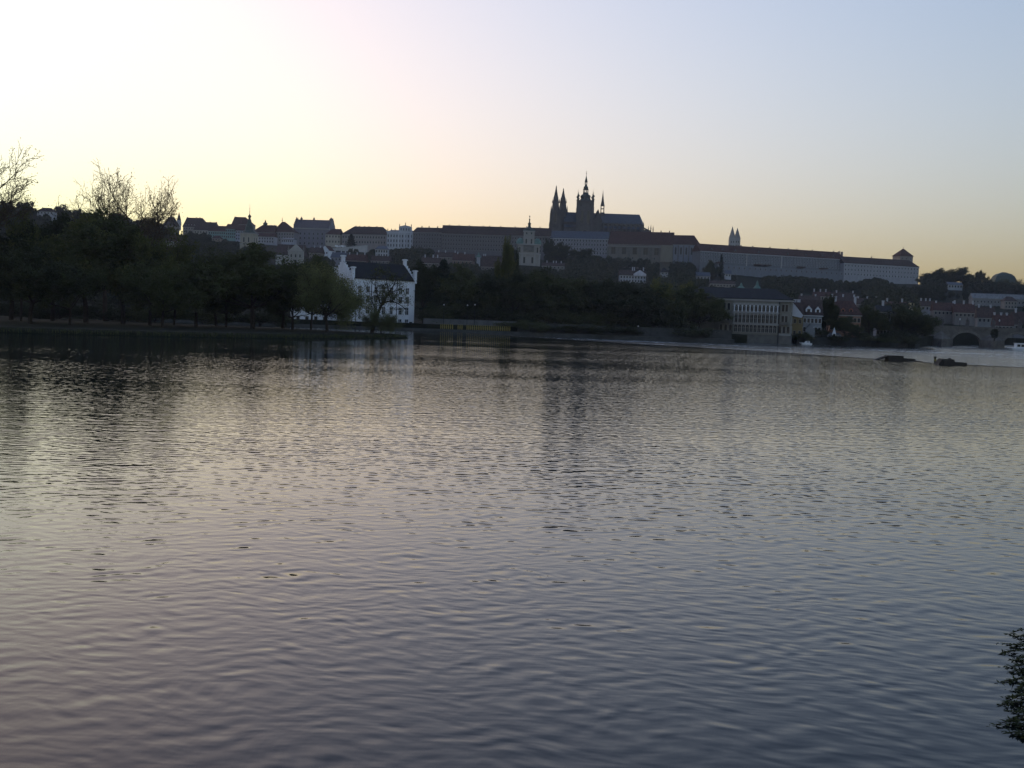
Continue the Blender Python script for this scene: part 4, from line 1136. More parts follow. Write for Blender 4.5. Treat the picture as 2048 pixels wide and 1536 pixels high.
# ------------------------------------------------------------------ trees
class Tree:
    """one tree shape, 20 m tall: tapered trunk and limbs as one mesh, leaves as another"""
    def __init__(s, seed, split=.28, nlimb=6, depth=4, spread=.75, up=.35, droop=0.0, leaf=.34, nleaf=9, cluster=.9, lean=0.0, bare=False, curve=.25, limb_len=8.5, thick=.42, minr=.012):
        s.r = random.Random(seed); s.v = []; s.f = []; s.tips = []
        s.minr = minr; s.up = up; s.droop = droop; s.curve = curve; s.spread = spread
        s.depth = depth
        th = 20 * split
        top = s.path(Vector((0, 0, -.6)), Vector((lean, 0, 1)).normalized(), th + .6, thick, thick * .72, 5, 7, .06)
        for i in range(nlimb):
            a = 2 * PI * (i + s.r.uniform(-.3, .3)) / nlimb
            k = i % 3
            el = s.r.uniform(.25, .9) if k else s.r.uniform(.9, 1.35)
            d = Vector((math.cos(a) * math.cos(el) + lean * .6, math.sin(a) * math.cos(el), math.sin(el))).normalized()
            pos = top - Vector((lean, 0, 1)) * s.r.uniform(0, th * .25) if k else top
            s.branch(pos, d, limb_len * s.r.uniform(.75, 1.15), thick * .5, 1)
        lv, lf = [], []
        rr = np.random.RandomState(seed)
        pts = np.array(s.tips)
        if nleaf:
            n = len(pts) * nleaf
            cpos = np.repeat(pts, nleaf, 0) + rr.normal(0, cluster * .5, (n, 3)) * np.array([1, 1, .8 + droop * .8])
            if droop:
                cpos[:, 2] -= np.abs(rr.normal(0, droop * 1.6, n))
            cpos[:, 2] = np.maximum(cpos[:, 2], .6)
            u = rr.normal(0, 1, (n, 3)); u /= np.linalg.norm(u, axis=1)[:, None]
            w = rr.normal(0, 1, (n, 3)); w -= (w * u).sum(1)[:, None] * u; w /= np.linalg.norm(w, axis=1)[:, None]
            sz = (leaf * rr.uniform(.5, 1.2, n))[:, None]
            quad = np.stack([cpos - u * sz, cpos + w * sz * .55, cpos + u * sz, cpos - w * sz * .55], 1)
            lv = quad.reshape(-1, 3)
            s.lv, s.nl = lv, n
        else:
            s.nl = 0
        tv = np.array(s.v)
        allz = tv[:, 2].max() if not s.nl else max(tv[:, 2].max(), np.percentile(s.lv[:, 2], 99.7))
        pp = s.lv if s.nl else tv
        s.half = float((np.percentile(pp[:, 0], 97) - np.percentile(pp[:, 0], 3)) / 2)
        s.cx = float((np.percentile(pp[:, 0], 97) + np.percentile(pp[:, 0], 3)) / 2)
        s.H = float(allz)
        s.wood = None

    def path(s, p, d, L, r0, r1, n, k, wob):
        """a tapered tube; returns its end"""
        prev = None
        for i in range(n + 1):
            r = r0 + (r1 - r0) * i / n
            a = d.orthogonal().normalized(); b2 = d.cross(a)
            o = len(s.v)
            for j in range(k):
                t = 2 * PI * j / k
                q = p + (a * math.cos(t) + b2 * math.sin(t)) * r
                s.v.append((q.x, q.y, q.z))
            if prev is not None:
                for j in range(k):
                    s.f.append((prev + j, prev + (j + 1) % k, o + (j + 1) % k, o + j))
            prev = o
            if i < n:
                p = p + d * (L / n)
                d = (d + Vector((s.r.uniform(-wob, wob), s.r.uniform(-wob, wob), s.r.uniform(-wob, wob)))).normalized()
        s.last_d = d
        return p

    def branch(s, p, d, L, r, dep):
        n = 4 if dep < 3 else 3
        pts = []
        k = 5 if dep == 1 else (4 if dep == 2 else 3)
        seg = L / n
        cur, dd = p, d
        for i in range(n):
            ra, rb = max(s.minr, r * (1 - i / n * .75)), max(s.minr, r * (1 - (i + 1) / n * .75))
            cur = s.path(cur, dd, seg, ra, rb, 1, k, 0)
            bias = s.up * .35 if dep < 3 else (s.up * .2 - s.droop * .5)
            c = s.curve * (.6 + .25 * dep)
            dd = (dd + Vector((s.r.uniform(-c, c), s.r.uniform(-c, c), s.r.uniform(-c, c) + bias))).normalized()
            pts.append((cur.copy(), dd.copy()))
        if dep >= s.depth:
            for q, _ in pts:
                s.tips.append(tuple(q))
            return
        if dep >= s.depth - 1:
            s.tips.append(tuple(pts[-1][0])); s.tips.append(tuple(pts[1][0]))
        for q, qd in pts[(0 if dep > 1 else 1):]:
            for _ in range(2 if dep < 3 else s.r.choice((1, 2))):
                ax = qd.orthogonal().normalized()
                ax.rotate(Matrix.Rotation(s.r.uniform(0, 2 * PI), 3, qd))
                nd = (qd + ax * s.spread * s.r.uniform(.6, 1.3)).normalized()
                s.branch(q, nd, L * s.r.uniform(.42, .62), r * .45, dep + 1)

    def meshes(s, m_leaf):
        if s.wood is None:
            s.wood = bpy.data.meshes.new('trunk'); s.wood.from_pydata(s.v, [], s.f); s.wood.materials.append(M_BARKW if getattr(s, 'warm', 0) else M_BARK)
            s.leafm = {}
        if s.nl and m_leaf.name not in s.leafm:
            me = bpy.data.meshes.new('crown')
            me.vertices.add(s.nl * 4); me.vertices.foreach_set('co', s.lv.astype(np.float32).ravel())
            me.loops.add(s.nl * 4); me.loops.foreach_set('vertex_index', np.arange(s.nl * 4, dtype=np.int32))
            me.polygons.add(s.nl); me.polygons.foreach_set('loop_start', np.arange(0, s.nl * 4, 4, dtype=np.int32))
            me.update(calc_edges=True); me.materials.append(m_leaf)
            s.leafm[m_leaf.name] = me
        return s.wood, (s.leafm[m_leaf.name] if s.nl else None)


class Conifer(Tree):
    def __init__(s, seed, w=3.2, n=4200, leaf=.4, sparse=1.0):
        s.r = random.Random(seed); s.v = []; s.f = []; s.wood = None
        s.path(Vector((0, 0, -.5)), Vector((0, 0, 1)), 20, .3, .04, 6, 6, .01)
        rr = np.random.RandomState(seed)
        t = rr.uniform(0, 1, n) ** .8
        z = 1.5 + t * 18.5
        lay = .75 + .25 * np.sin(z * 2.6)
        rad = w * (1 - t) ** .8 * lay * rr.uniform(.25, 1, n) ** .5 + .12
        a = rr.uniform(0, 2 * PI, n)
        rad *= 1 + .25 * np.sin(a * 3 + z)
        c = np.stack([rad * np.cos(a), rad * np.sin(a), z - rad * .25], 1)
        u = rr.normal(0, 1, (n, 3)); u /= np.linalg.norm(u, axis=1)[:, None]
        q = rr.normal(0, 1, (n, 3)); q -= (q * u).sum(1)[:, None] * u; q /= np.linalg.norm(q, axis=1)[:, None]
        sz = (leaf * rr.uniform(.5, 1.2, n))[:, None]
        s.lv = np.stack([c - u * sz, c + q * sz * .5, c + u * sz, c - q * sz * .5], 1).reshape(-1, 3)
        s.nl = n; s.half = w * .85; s.cx = 0; s.H = 20


PROTO = {
    'round': [Tree(i, nleaf=10, depth=4, leaf=.30, cluster=1.1) for i in (1, 2, 3)],
    'loose': [Tree(i, nleaf=5, depth=4, leaf=.26, cluster=.9, split=.24, curve=.33) for i in (11, 12)],
    'weep': [Tree(i, nleaf=9, depth=4, leaf=.16, cluster=.9, droop=.8, up=.3, split=.2, spread=.8) for i in (21, 22)],
    'bare': [Tree(i, nleaf=2, depth=4, leaf=.10, cluster=.7, split=.3, up=.62, spread=.72, nlimb=6, limb_len=9, thick=.46, minr=.026, curve=.34) for i in (31, 32, 33)],
    'lean': [Tree(41, nleaf=2, depth=4, leaf=.22, cluster=1.2, split=.34, lean=.42, up=.15, spread=.95, nlimb=6, limb_len=7.5, droop=.35, thick=.5)],
    'poplar': [Tree(51, nleaf=9, depth=4, leaf=.30, cluster=.8, split=.12, up=1.3, spread=.35, nlimb=9, limb_len=9)],
    'bush': [Tree(61, nleaf=9, depth=3, leaf=.4, cluster=1.6, split=.08, up=.2, spread=.9, nlimb=9, limb_len=9)],
    'spruce': [Conifer(71, 3.4)], 'cypress': [Conifer(72, 1.9, 3000)],
}
for q in PROTO['bare']:
    q.warm = 1
TREE_N = {}


def tree(kind, px, base_py, top_py, wpx, Y, label, m=None, name=None, z=None, group=None, mirror=False):
    """base pixel, top pixel row and crown width in the photograph; Y: forward distance of the trunk"""
    m = m or M_LEAFD
    i = TREE_N[kind] = TREE_N.get(kind, -1) + 1
    pr = PROTO[kind][i % len(PROTO[kind])]
    b = W(px, base_py, Y)
    zb = b.z if z is None else z
    Hh = W(px + (base_py - top_py) * .035, top_py, Y).z - zb
    sz = Hh / pr.H
    sx = (wpx / FOC * Y / 2) / pr.half
    wood, leaf = pr.meshes(m)
    rz = 0 if kind == 'lean' else (i * 2.4 + px) % 6.28
    t = thing(name or {'spruce': 'conifer_tree', 'cypress': 'cypress_tree', 'bare': 'bare_tree', 'poplar': 'poplar_tree', 'weep': 'willow_tree', 'lean': 'leaning_tree', 'bush': 'shrub'}.get(kind, 'leafy_tree'),
              label, 'tree' if kind != 'bush' else 'shrub', (b.x, Y, zb), 0, group)
    t.scale = (sx * (-1 if mirror else 1), sx, sz)
    o = link('trunk', wood, t, (0, 0, 0), rz)
    if leaf:
        link('crown', leaf, t, (0, 0, 0), rz)
    return t




def leaning_tree():
    """the sparse leaning tree before the white house: trunk and main limbs follow the photograph, twigs are grown from them"""
    Y, zb = 290.0, .7
    o = W(742, 664, Y)
    T = Tree.__new__(Tree)
    T.r = random.Random(8); T.v = []; T.f = []; T.tips = []; T.minr = .03; T.up = .25; T.droop = .15; T.curve = .35; T.spread = .8; T.depth = 4; T.wood = None
    limbs = [[(743, 668, .52), (749, 645, .46), (757, 624, .38), (766, 603, .30), (777, 586, .22), (788, 570, .15), (794, 552, .07)],
             [(761, 614, .22), (771, 604, .19), (783, 602, .16), (796, 607, .12), (812, 618, .05)],
             [(756, 627, .18), (748, 614, .14), (741, 598, .10), (736, 582, .05)],
             [(762, 610, .18), (755, 592, .14), (751, 572, .10), (752, 552, .05)],
             [(772, 594, .15), (786, 584, .11), (802, 577, .05)],
             [(778, 585, .14), (774, 568, .10), (772, 548, .05)]]
    for li, pl in enumerate(limbs):
        yo = (li * 1.3) % 3 - 1.4 if li else 0
        pts = []
        for k, (a, c, r) in enumerate(pl):
            p = W(a, c, Y)
            pts.append((Vector((p.x - o.x, yo * k * .4, p.z - zb)), r))
        for (p, r), (q, r2) in zip(pts, pts[1:]):
            T.path(p, (q - p).normalized(), (q - p).length, r, r2, 1, 6, 0)
        for k, (p, r) in enumerate(pts):
            if li == 0 and k < 3:
                continue
            for _ in range(3):
                d = Vector((T.r.uniform(-1, 1), T.r.uniform(-1, 1), T.r.uniform(-.4, .9))).normalized()
                T.branch(p, d, T.r.uniform(2.0, 3.4), .06, 3)
    rr = np.random.RandomState(4)
    pts = np.array(T.tips); n = len(pts) * 4
    c = np.repeat(pts, 4, 0) + rr.normal(0, .38, (n, 3))
    u = rr.normal(0, 1, (n, 3)); u /= np.linalg.norm(u, axis=1)[:, None]
    w = rr.normal(0, 1, (n, 3)); w -= (w * u).sum(1)[:, None] * u; w /= np.linalg.norm(w, axis=1)[:, None]
    sz = (.17 * rr.uniform(.5, 1.2, n))[:, None]
    T.lv = np.stack([c - u * sz, c + w * sz * .55, c + u * sz, c - w * sz * .55], 1).reshape(-1, 3); T.nl = n
    wood_, leaf_ = T.meshes(M_LEAF)
    t = thing('leaning_tree', 'sparse leaning tree crossing the front of the white house', 'tree', (o.x, Y, zb), 0, 'trees on the island')
    link('trunk', wood_, t); link('crown', leaf_, t)


IZ = .93
G1 = 'trees on the island'
# island on the left
tree('bare', -84, 648, 240, 220, 280, 'bare tree at the left edge whose budding branches reach into the sky', M_BUD, z=IZ, group=G1)
tree('round', 22, 647, 432, 150, 296, 'leafy tree at the far left edge of the island', M_LEAFD, z=IZ, group=G1)
tree('loose', 42, 646, 388, 110, 286, 'sparse tree rising just right of the left edge bare branches', M_LEAF, z=IZ, group=G1)
tree('round', 105, 648, 424, 170, 300, 'broad dark tree, second from the left edge of the island', M_LEAFD, z=IZ, group=G1)
tree('round', 172, 650, 420, 150, 294, 'broad dark tree under the left bare crown', M_LEAF, z=IZ, group=G1)
tree('bare', 210, 650, 345, 135, 330, 'tall bare tree standing above the green crowns, the left of two', M_BUD, z=IZ, group=G1)
tree('bare', 278, 652, 336, 145, 335, 'tall bare tree standing above the green crowns, the right and taller one', M_BUD, z=IZ, group=G1)
tree('round', 246, 651, 428, 150, 290, 'broad green tree under the two tall bare crowns', M_LEAFD, z=IZ, group=G1)
tree('loose', 300, 652, 446, 110, 286, 'thin green tree right of the tall bare trees', M_LEAF, z=IZ, group=G1)
tree('round', 348, 652, 492, 100, 302, 'lower dark tree in the dip right of the tall bare trees', M_LEAFD, z=IZ, group=G1)
tree('weep', 392, 653, 488, 125, 290, 'willow with a dark slanting limb below the turquoise houses', M_LEAF, z=IZ, group=G1)
tree('loose', 452, 654, 500, 110, 300, 'loose green tree left of the cream belfry', M_LEAFD, z=IZ, group=G1)
tree('round', 505, 656, 487, 150, 292, 'dense dark tree below the cream belfry', M_LEAFD, z=IZ, group=G1)
tree('round', 566, 657, 528, 100, 305, 'dark tree in front of the small pediment church', M_LEAFD, z=IZ, group=G1)
tree('loose', 585, 657, 548, 90, 296, 'slim tree standing before the low white wing', M_LEAFD, z=IZ, group=G1)
tree('round', 622, 657, 510, 95, 300, 'dark tree just left of the white house gable', M_LEAFD, z=IZ, group=G1)
tree('weep', 654, 658, 523, 112, 284, 'pale green willow hanging over the left gable of the white house', M_LEAFY, z=IZ, group=G1)
leaning_tree()
tree('weep', 762, 665, 616, 58, 288, 'short leaning willow bush at the tip of the island', M_LEAFY, z=.5, group=G1)
tree('loose', 140, 648, 470, 120, 262, 'front row tree on the island bank near the left edge', M_LEAFD, z=IZ, group=G1)
tree('round', 60, 650, 480, 130, 258, 'front row dark tree in the left corner of the island', M_LEAFD, z=IZ, group=G1)
tree('loose', 325, 654, 520, 110, 270, 'front row tree on the island below the red roofed hill houses', M_LEAFD, z=IZ, group=G1)
tree('round', 432, 655, 540, 100, 310, 'low dark tree between the willow and the belfry', M_LEAFD, z=IZ, group=G1)

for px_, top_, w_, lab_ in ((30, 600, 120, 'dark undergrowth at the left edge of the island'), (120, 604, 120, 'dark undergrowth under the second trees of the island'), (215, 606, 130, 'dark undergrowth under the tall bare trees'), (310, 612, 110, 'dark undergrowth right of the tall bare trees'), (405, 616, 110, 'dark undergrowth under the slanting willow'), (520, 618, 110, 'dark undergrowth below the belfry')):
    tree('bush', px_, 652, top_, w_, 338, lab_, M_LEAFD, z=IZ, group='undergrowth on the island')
# quay park in the middle
G2 = 'trees of the quay park'
QZ = 2.2
tree('round', 846, 652, 520, 80, 462, 'green tree touching the right wall of the white house', M_LEAFD, z=QZ, group=G2)
tree('spruce', 884, 652, 520, 80, 460, 'dark conifer right of the white house', M_NEEDLE, z=QZ, group=G2)
tree('round', 925, 654, 530, 90, 466, 'dark tree right of the conifer, below the green turret', M_LEAFD, z=QZ, group=G2)
tree('round', 968, 655, 548, 90, 458, 'round dark tree left of the tall poplar', M_LEAFD, z=QZ, group=G2)
tree('poplar', 1014, 656, 474, 34, 480, 'tall slim poplar left of the domed church', M_LEAF, z=QZ, group=G2)
tree('poplar', 1027, 656, 496, 13, 486, 'lower slim poplar leaning against the domed church', M_LEAFD, z=QZ, group=G2)
tree('round', 1022, 657, 540, 90, 456, 'dark tree at the foot of the tall poplar', M_LEAFD, z=QZ, group=G2)
tree('round', 1072, 659, 535, 100, 460, 'broad dark tree below the domed church', M_LEAFD, z=QZ, group=G2)
tree('round', 1122, 660, 545, 110, 462, 'broad dark tree below the pale castle wing', M_LEAFD, z=QZ, group=G2)
tree('loose', 1168, 662, 548, 100, 470, 'loose crowned tree below the cathedral tower', M_LEAF, z=QZ, group=G2)
tree('round', 1212, 664, 556, 105, 460, 'broad dark tree left of the garden villa', M_LEAFD, z=QZ, group=G2)
tree('round', 1262, 666, 566, 110, 458, 'broad dark tree in front of the garden villa', M_LEAFD, z=QZ, group=G2)
tree('round', 1308, 668, 568, 100, 464, 'dark tree right of the garden villa', M_LEAFD, z=QZ, group=G2)
tree('loose', 1332, 668, 552, 70, 474, 'lighter tree top rising behind the row right of the garden villa', M_LEAF, z=QZ, group=G2)
tree('round', 1360, 670, 570, 88, 458, 'dark tree, second left from the columned palace', M_LEAFD, z=QZ, group=G2)
tree('round', 1398, 672, 578, 62, 452, 'round dark tree touching the left corner of the columned palace', M_LEAFD, z=QZ, group=G2)
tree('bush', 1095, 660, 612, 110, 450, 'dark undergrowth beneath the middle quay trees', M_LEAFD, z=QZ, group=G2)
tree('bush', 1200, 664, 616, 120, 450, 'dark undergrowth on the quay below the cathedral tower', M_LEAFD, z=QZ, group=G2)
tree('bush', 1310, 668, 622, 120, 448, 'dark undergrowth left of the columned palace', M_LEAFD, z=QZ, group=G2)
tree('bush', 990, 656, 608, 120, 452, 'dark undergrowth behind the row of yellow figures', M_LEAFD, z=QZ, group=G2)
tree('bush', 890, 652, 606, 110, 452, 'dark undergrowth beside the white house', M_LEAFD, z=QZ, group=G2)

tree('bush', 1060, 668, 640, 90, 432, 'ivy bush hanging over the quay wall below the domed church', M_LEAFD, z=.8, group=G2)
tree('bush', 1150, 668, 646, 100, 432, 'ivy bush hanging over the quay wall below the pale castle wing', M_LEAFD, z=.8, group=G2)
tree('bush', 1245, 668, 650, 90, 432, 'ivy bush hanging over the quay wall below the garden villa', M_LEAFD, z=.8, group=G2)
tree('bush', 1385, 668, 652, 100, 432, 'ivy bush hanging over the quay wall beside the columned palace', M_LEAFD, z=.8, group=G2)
# right bank
G3 = 'trees between palace and bridge'
RZ = 2.0
tree('poplar', 1653, 680, 588, 30, 482, 'tall dark tree between grey house and big red roof', M_LEAFD, z=RZ, group=G3)
tree('round', 1690, 680, 632, 50, 474, 'small tree before the orange wall of the big red roofed house', M_LEAFD, z=RZ, group=G3)
tree('round', 1738, 682, 610, 62, 490, 'dark tree right of the big red roofed house', M_LEAFD, z=RZ, group=G3)
tree('round', 1802, 684, 612, 70, 500, 'broad dark tree below the yellow turret', M_LEAFD, z=RZ, group=G3)
tree('loose', 1832, 684, 606, 50, 530, 'sparse tree left of the bridge end', M_LEAF, z=RZ, group=G3)
tree('round', 1834, 686, 640, 56, 508, 'low round tree at the bridge end', M_LEAFD, z=RZ, group=G3)
tree('bush', 1718, 686, 662, 40, 472, 'dark bush on the riverside wall below the blue grey house', M_LEAFD, z=RZ, group=G3)
tree('bush', 1640, 682, 656, 36, 473, 'dark bush below the grey house', M_LEAFD, z=RZ, group=G3)
tree('bush', 1790, 688, 660, 60, 480, 'dark bushes at the water below the broad dark tree', M_LEAFD, z=RZ, group=G3)
for px_, top_, w_, lab_ in ((1600, 664, 40, 'dark bush on the river wall below the yellow house'), (1675, 670, 44, 'dark bush on the river wall below the white pavilion'), (1755, 672, 60, 'dark bush on the river wall below the long shelter'), (1808, 668, 60, 'dark bush on the river wall nearest the bridge')):
    tree('bush', px_, 690, top_, w_, 466 if px_ < 1800 else 474, lab_, M_LEAFD, z=.6, group=G3)
# on the hill
def hill(kind, px, bpy_, tpy, w, lab, m=None, hgt=.5, grp='single trees on the castle hill'):
    Y = rayY(px, bpy_, hgt)
    return tree(kind, px, bpy_, tpy, w, Y, lab, m or M_LEAFD, group=grp)
hill('cypress', 1441, 562, 509, 13, 'slim dark cypress in front of the long palace', M_NEEDLE)
hill('round', 1424, 562, 520, 26, 'dark tree left of the cypress below the long palace')
hill('spruce', 702, 500, 468, 26, 'dark conifer before the brown hipped palace', M_NEEDLE)
hill('poplar', 1096, 522, 476, 16, 'dark slim tree right of the domed church', M_LEAFD)
hill('round', 1118, 526, 484, 30, 'round tree before the pale castle wing, the left one')
hill('round', 1160, 528, 496, 40, 'round tree before the pale castle wing, the right one')
G4 = 'round trees on the right skyline'
tree('round', 1858, 572, 546, 30, 1190, 'low skyline tree next to the end of the white ridge palace', M_LEAFD, z=50, group=G4)
tree('round', 1878, 574, 536, 34, 1200, 'round skyline tree, first full crown right of the white ridge palace', M_LEAFD, z=50, group=G4)
tree('round', 1926, 578, 533, 40, 1195, 'biggest round skyline tree in the middle of the right group', M_LEAFD, z=49, group=G4)
tree('round', 1961, 582, 540, 26, 1200, 'round skyline tree left of the green hulled roof', M_LEAFD, z=48, group=G4)
tree('loose', 1902, 574, 545, 34, 1230, 'thin skyline tree between two round crowns', M_LEAF, z=50, group=G4)
tree('bush', 1992, 586, 558, 60, 1260, 'low bushes in front of the green hulled roof', M_LEAFD, z=47, group=G4)
tree('bush', 2044, 588, 560, 50, 1250, 'low bushes at the right edge of the skyline', M_LEAFD, z=46, group=G4)
# flat leafy strips imitating a tree's dark rippled reflection at the lower right corner
def reflection_strips():
    rr = random.Random(5)
    o = W(2075, 1400, 20)
    t = thing('tree_reflection_strips', 'thin leafy willow branches lying in the water at the lower right corner', 'branches', (o.x, 20, 0))
    for i in range(34):
        b = MB()
        Yt = 17.3 + 6.6 * i / 33 + rr.uniform(-.2, .2)
        a = W(2066 + rr.uniform(0, 30), 1380, Yt); e = W(rr.uniform(1988, 2046), 1380, Yt + rr.uniform(-.4, .4))
        p0 = Vector((a.x + .1, Yt, rr.uniform(.02, .10))); p2 = Vector((e.x, e.y, -.02)); p1 = Vector(((p0.x + p2.x) / 2, Yt + rr.uniform(-.2, .2), p0.z + rr.uniform(0, .08)))
        prev = None
        for k in range(11):
            f = k / 10
            q = p0 * (1 - f) ** 2 + p1 * 2 * f * (1 - f) + p2 * f * f - Vector((o.x, 20, 0))
            if prev is not None:
                d = (q - prev).normalized()
                s_ = d.orthogonal().normalized() * .006; s2 = d.cross(s_).normalized() * .006
                b.add([prev + s_, prev + s2, prev - s_, prev - s2, q + s_, q + s2, q - s_, q - s2], [(0, 1, 5, 4), (1, 2, 6, 5), (2, 3, 7, 6), (3, 0, 4, 7)])
                for _ in range(7):
                    c = prev.lerp(q, rr.random())
                    u = Vector((rr.uniform(-1, .4), rr.uniform(-.35, .35), rr.uniform(-.1, .12))).normalized() * rr.uniform(.06, .14)
                    w = Vector((-u.y, u.x, rr.uniform(-.05, .05))).normalized() * .02
                    b.add([c, c + u * .5 + w, c + u, c + u * .5 - w], [(0, 1, 2, 3)], 1)
            prev = q
        b.build('branch', [M_BARK, M_LEAFD], t)  # twig and leaves together form one dark strip of the imitated reflection


reflection_strips()

# ------------------------------------------------------------------ woods on the slopes: one mass each
def wood(name, label, spots, seed, m, per=260, leaf=1.0):
    rr = np.random.RandomState(seed); vs = []
    for (x, y, z, h, w) in spots:
        n = int(per * rr.uniform(.7, 1.2))
        u = rr.normal(0, 1, (n, 3)); u /= np.linalg.norm(u, axis=1)[:, None]
        lob = rr.normal(0, 1, (7, 3)); lob /= np.linalg.norm(lob, axis=1)[:, None]
        bulge = .72 + .28 * np.max(u @ lob.T, 1)
        r = rr.uniform(.35, 1, n) ** .45 * bulge
        c = np.stack([x + u[:, 0] * r * w, y + u[:, 1] * r * w, z + h * .55 + u[:, 2] * r * h * .46], 1)
        a = rr.normal(0, 1, (n, 3)); a /= np.linalg.norm(a, axis=1)[:, None]
        b_ = rr.normal(0, 1, (n, 3)); b_ -= (b_ * a).sum(1)[:, None] * a; b_ /= np.linalg.norm(b_, axis=1)[:, None]
        sz = (leaf * rr.uniform(.4, 1.15, n))[:, None]
        vs.append(np.stack([c - a * sz, c + b_ * sz * .6, c + a * sz, c - b_ * sz * .6], 1).reshape(-1, 3))
        t = .35
        vs.append(np.array([[x - t, y, z - 1], [x + t, y, z - 1], [x + t * .5, y, z + h * .6], [x - t * .5, y, z + h * .6], [x, y - t, z - 1], [x, y + t, z - 1], [x, y + t * .5, z + h * .6], [x, y - t * .5, z + h * .6]]))
    v = np.vstack(vs).astype(np.float32); n = len(v) // 4
    me = bpy.data.meshes.new(name)
    me.vertices.add(n * 4); me.vertices.foreach_set('co', v.ravel())
    me.loops.add(n * 4); me.loops.foreach_set('vertex_index', np.arange(n * 4, dtype=np.int32))
    me.polygons.add(n); me.polygons.foreach_set('loop_start', np.arange(0, n * 4, 4, dtype=np.int32))
    me.update(calc_edges=True); me.materials.append(m)
    o = link(name, me); tag(o, label, 'wood'); o['kind'] = 'stuff'
    return o


# highest photo row that tree tops may reach, by column, so that the buildings stay clear
LIM = [(0, 395), (90, 402), (170, 414), (240, 424), (330, 438), (345, 462), (410, 462), (425, 474), (470, 479), (484, 486), (560, 488), (620, 491), (660, 498), (740, 496), (770, 500), (800, 492), (860, 490), (900, 492), (960, 488), (1030, 488), (1034, 532), (1084, 532), (1090, 505), (1120, 502), (1215, 508), (1240, 514), (1330, 512), (1345, 514), (1400, 524), (1420, 536), (1500, 552), (1560, 548), (1690, 560), (1700, 562), (1760, 553), (1800, 570), (1838, 570), (1850, 553), (1900, 556), (1925, 557), (1975, 561), (2048, 567), (2200, 590)]
rnd = random.Random(77)
spots_c, spots_l, spots_r = [], [], []
FREE = [(641, 658, 491, 508), (662, 690, 503, 520), (692, 730, 507, 526), (751, 776, 491, 512), (742, 778, 511, 526), (870, 946, 504, 524), (842, 878, 514, 530), (950, 964, 500, 520), (962, 1012, 512, 538), (1034, 1084, 430, 532), (1084, 1128, 524, 536), (1238, 1294, 536, 562), (1320, 1338, 534, 548), (1450, 1464, 540, 556), (1421, 1470, 561, 572), (1476, 1522, 555, 580), (1436, 1448, 508, 560), (332, 365, 470, 490), (74, 106, 415, 428), (424, 441, 470, 482), (484, 514, 440, 492), (536, 608, 486, 528), (1600, 1720, 584, 612), (1842, 2048, 600, 660), (1896, 1926, 564, 582), (1946, 2048, 588, 612), (563, 587, 475, 490), (618, 641, 494, 510), (1394, 1420, 544, 556)]
tries = 0
while tries < 14000:
    tries += 1
    Y = 520 + 780 * rnd.random() ** .6
    px = rnd.uniform(-120, 2170)
    x = (px - 1024) / FOC * Y
    if Y > lerp_tab(RY1, x) + 25:
        continue
    z = tz(x, Y)
    h = rnd.uniform(8, 15) if tries < 7000 else rnd.uniform(4, 8)
    w = h * rnd.uniform(.3, .48)
    top = proj(x, Y, z + h)
    lim = lerp_tab(LIM, top[0]) + rnd.uniform(0, 10)
    if top[1] < lim:
        hh = h * (proj(x, Y, z)[1] - lim) / max(1e-3, proj(x, Y, z)[1] - top[1])
        if hh < 4:
            continue
        h = hh; w = min(w, h * .5)
        top = proj(x, Y, z + h)
    foot = proj(x, Y, z)
    wp = w / Y * FOC
    hide = False
    for (a, c, t0, t1) in FREE:
        if top[0] + wp * .8 > a and top[0] - wp * .8 < c and top[1] < t1 - 1 and foot[1] > t0 + 3:
            hide = True
            break
    if hide:
        continue
    if x < -230:
        lst = spots_l
    elif x > 330:
        lst = spots_r
    else:
        lst = spots_c
    if sum(1 for q in lst if (q[0] - x) ** 2 + (q[1] - Y) ** 2 < (w + q[4]) ** 2 * .55):
        continue
    lst.append((x, Y, z, h, w))
spots_k = []
for k in range(150):
    x = rnd.uniform(-330, -52); Y = rnd.uniform(446, 540)
    z = tz(x, Y); h = rnd.uniform(9, 17)
    top = proj(x, Y, z + h)
    lim = lerp_tab([(-200, 440), (300, 470), (345, 500), (430, 510), (480, 520), (530, 540), (600, 560), (640, 580), (2000, 600)], top[0])
    if top[1] < lim:
        h *= (proj(x, Y, z)[1] - lim) / (proj(x, Y, z)[1] - top[1])
    if h > 3:
        spots_k.append((x, Y, z, h, h * .42))
wood('far_park_wood', 'dark park trees massed on the far bank behind the island', spots_k, 5, M_WOOD, per=420, leaf=.8)
wood('castle_slope_wood', 'mass of trees covering the slope below the castle', spots_c, 1, M_WOOD)
wood('left_hill_wood', 'mass of trees covering the high hill at the left', spots_l, 2, M_WOOD)
wood('right_hill_wood', 'mass of trees covering the slope at the right below the skyline trees', spots_r, 3, M_WOOD)
print('wood trees', len(spots_c), len(spots_l), len(spots_r))

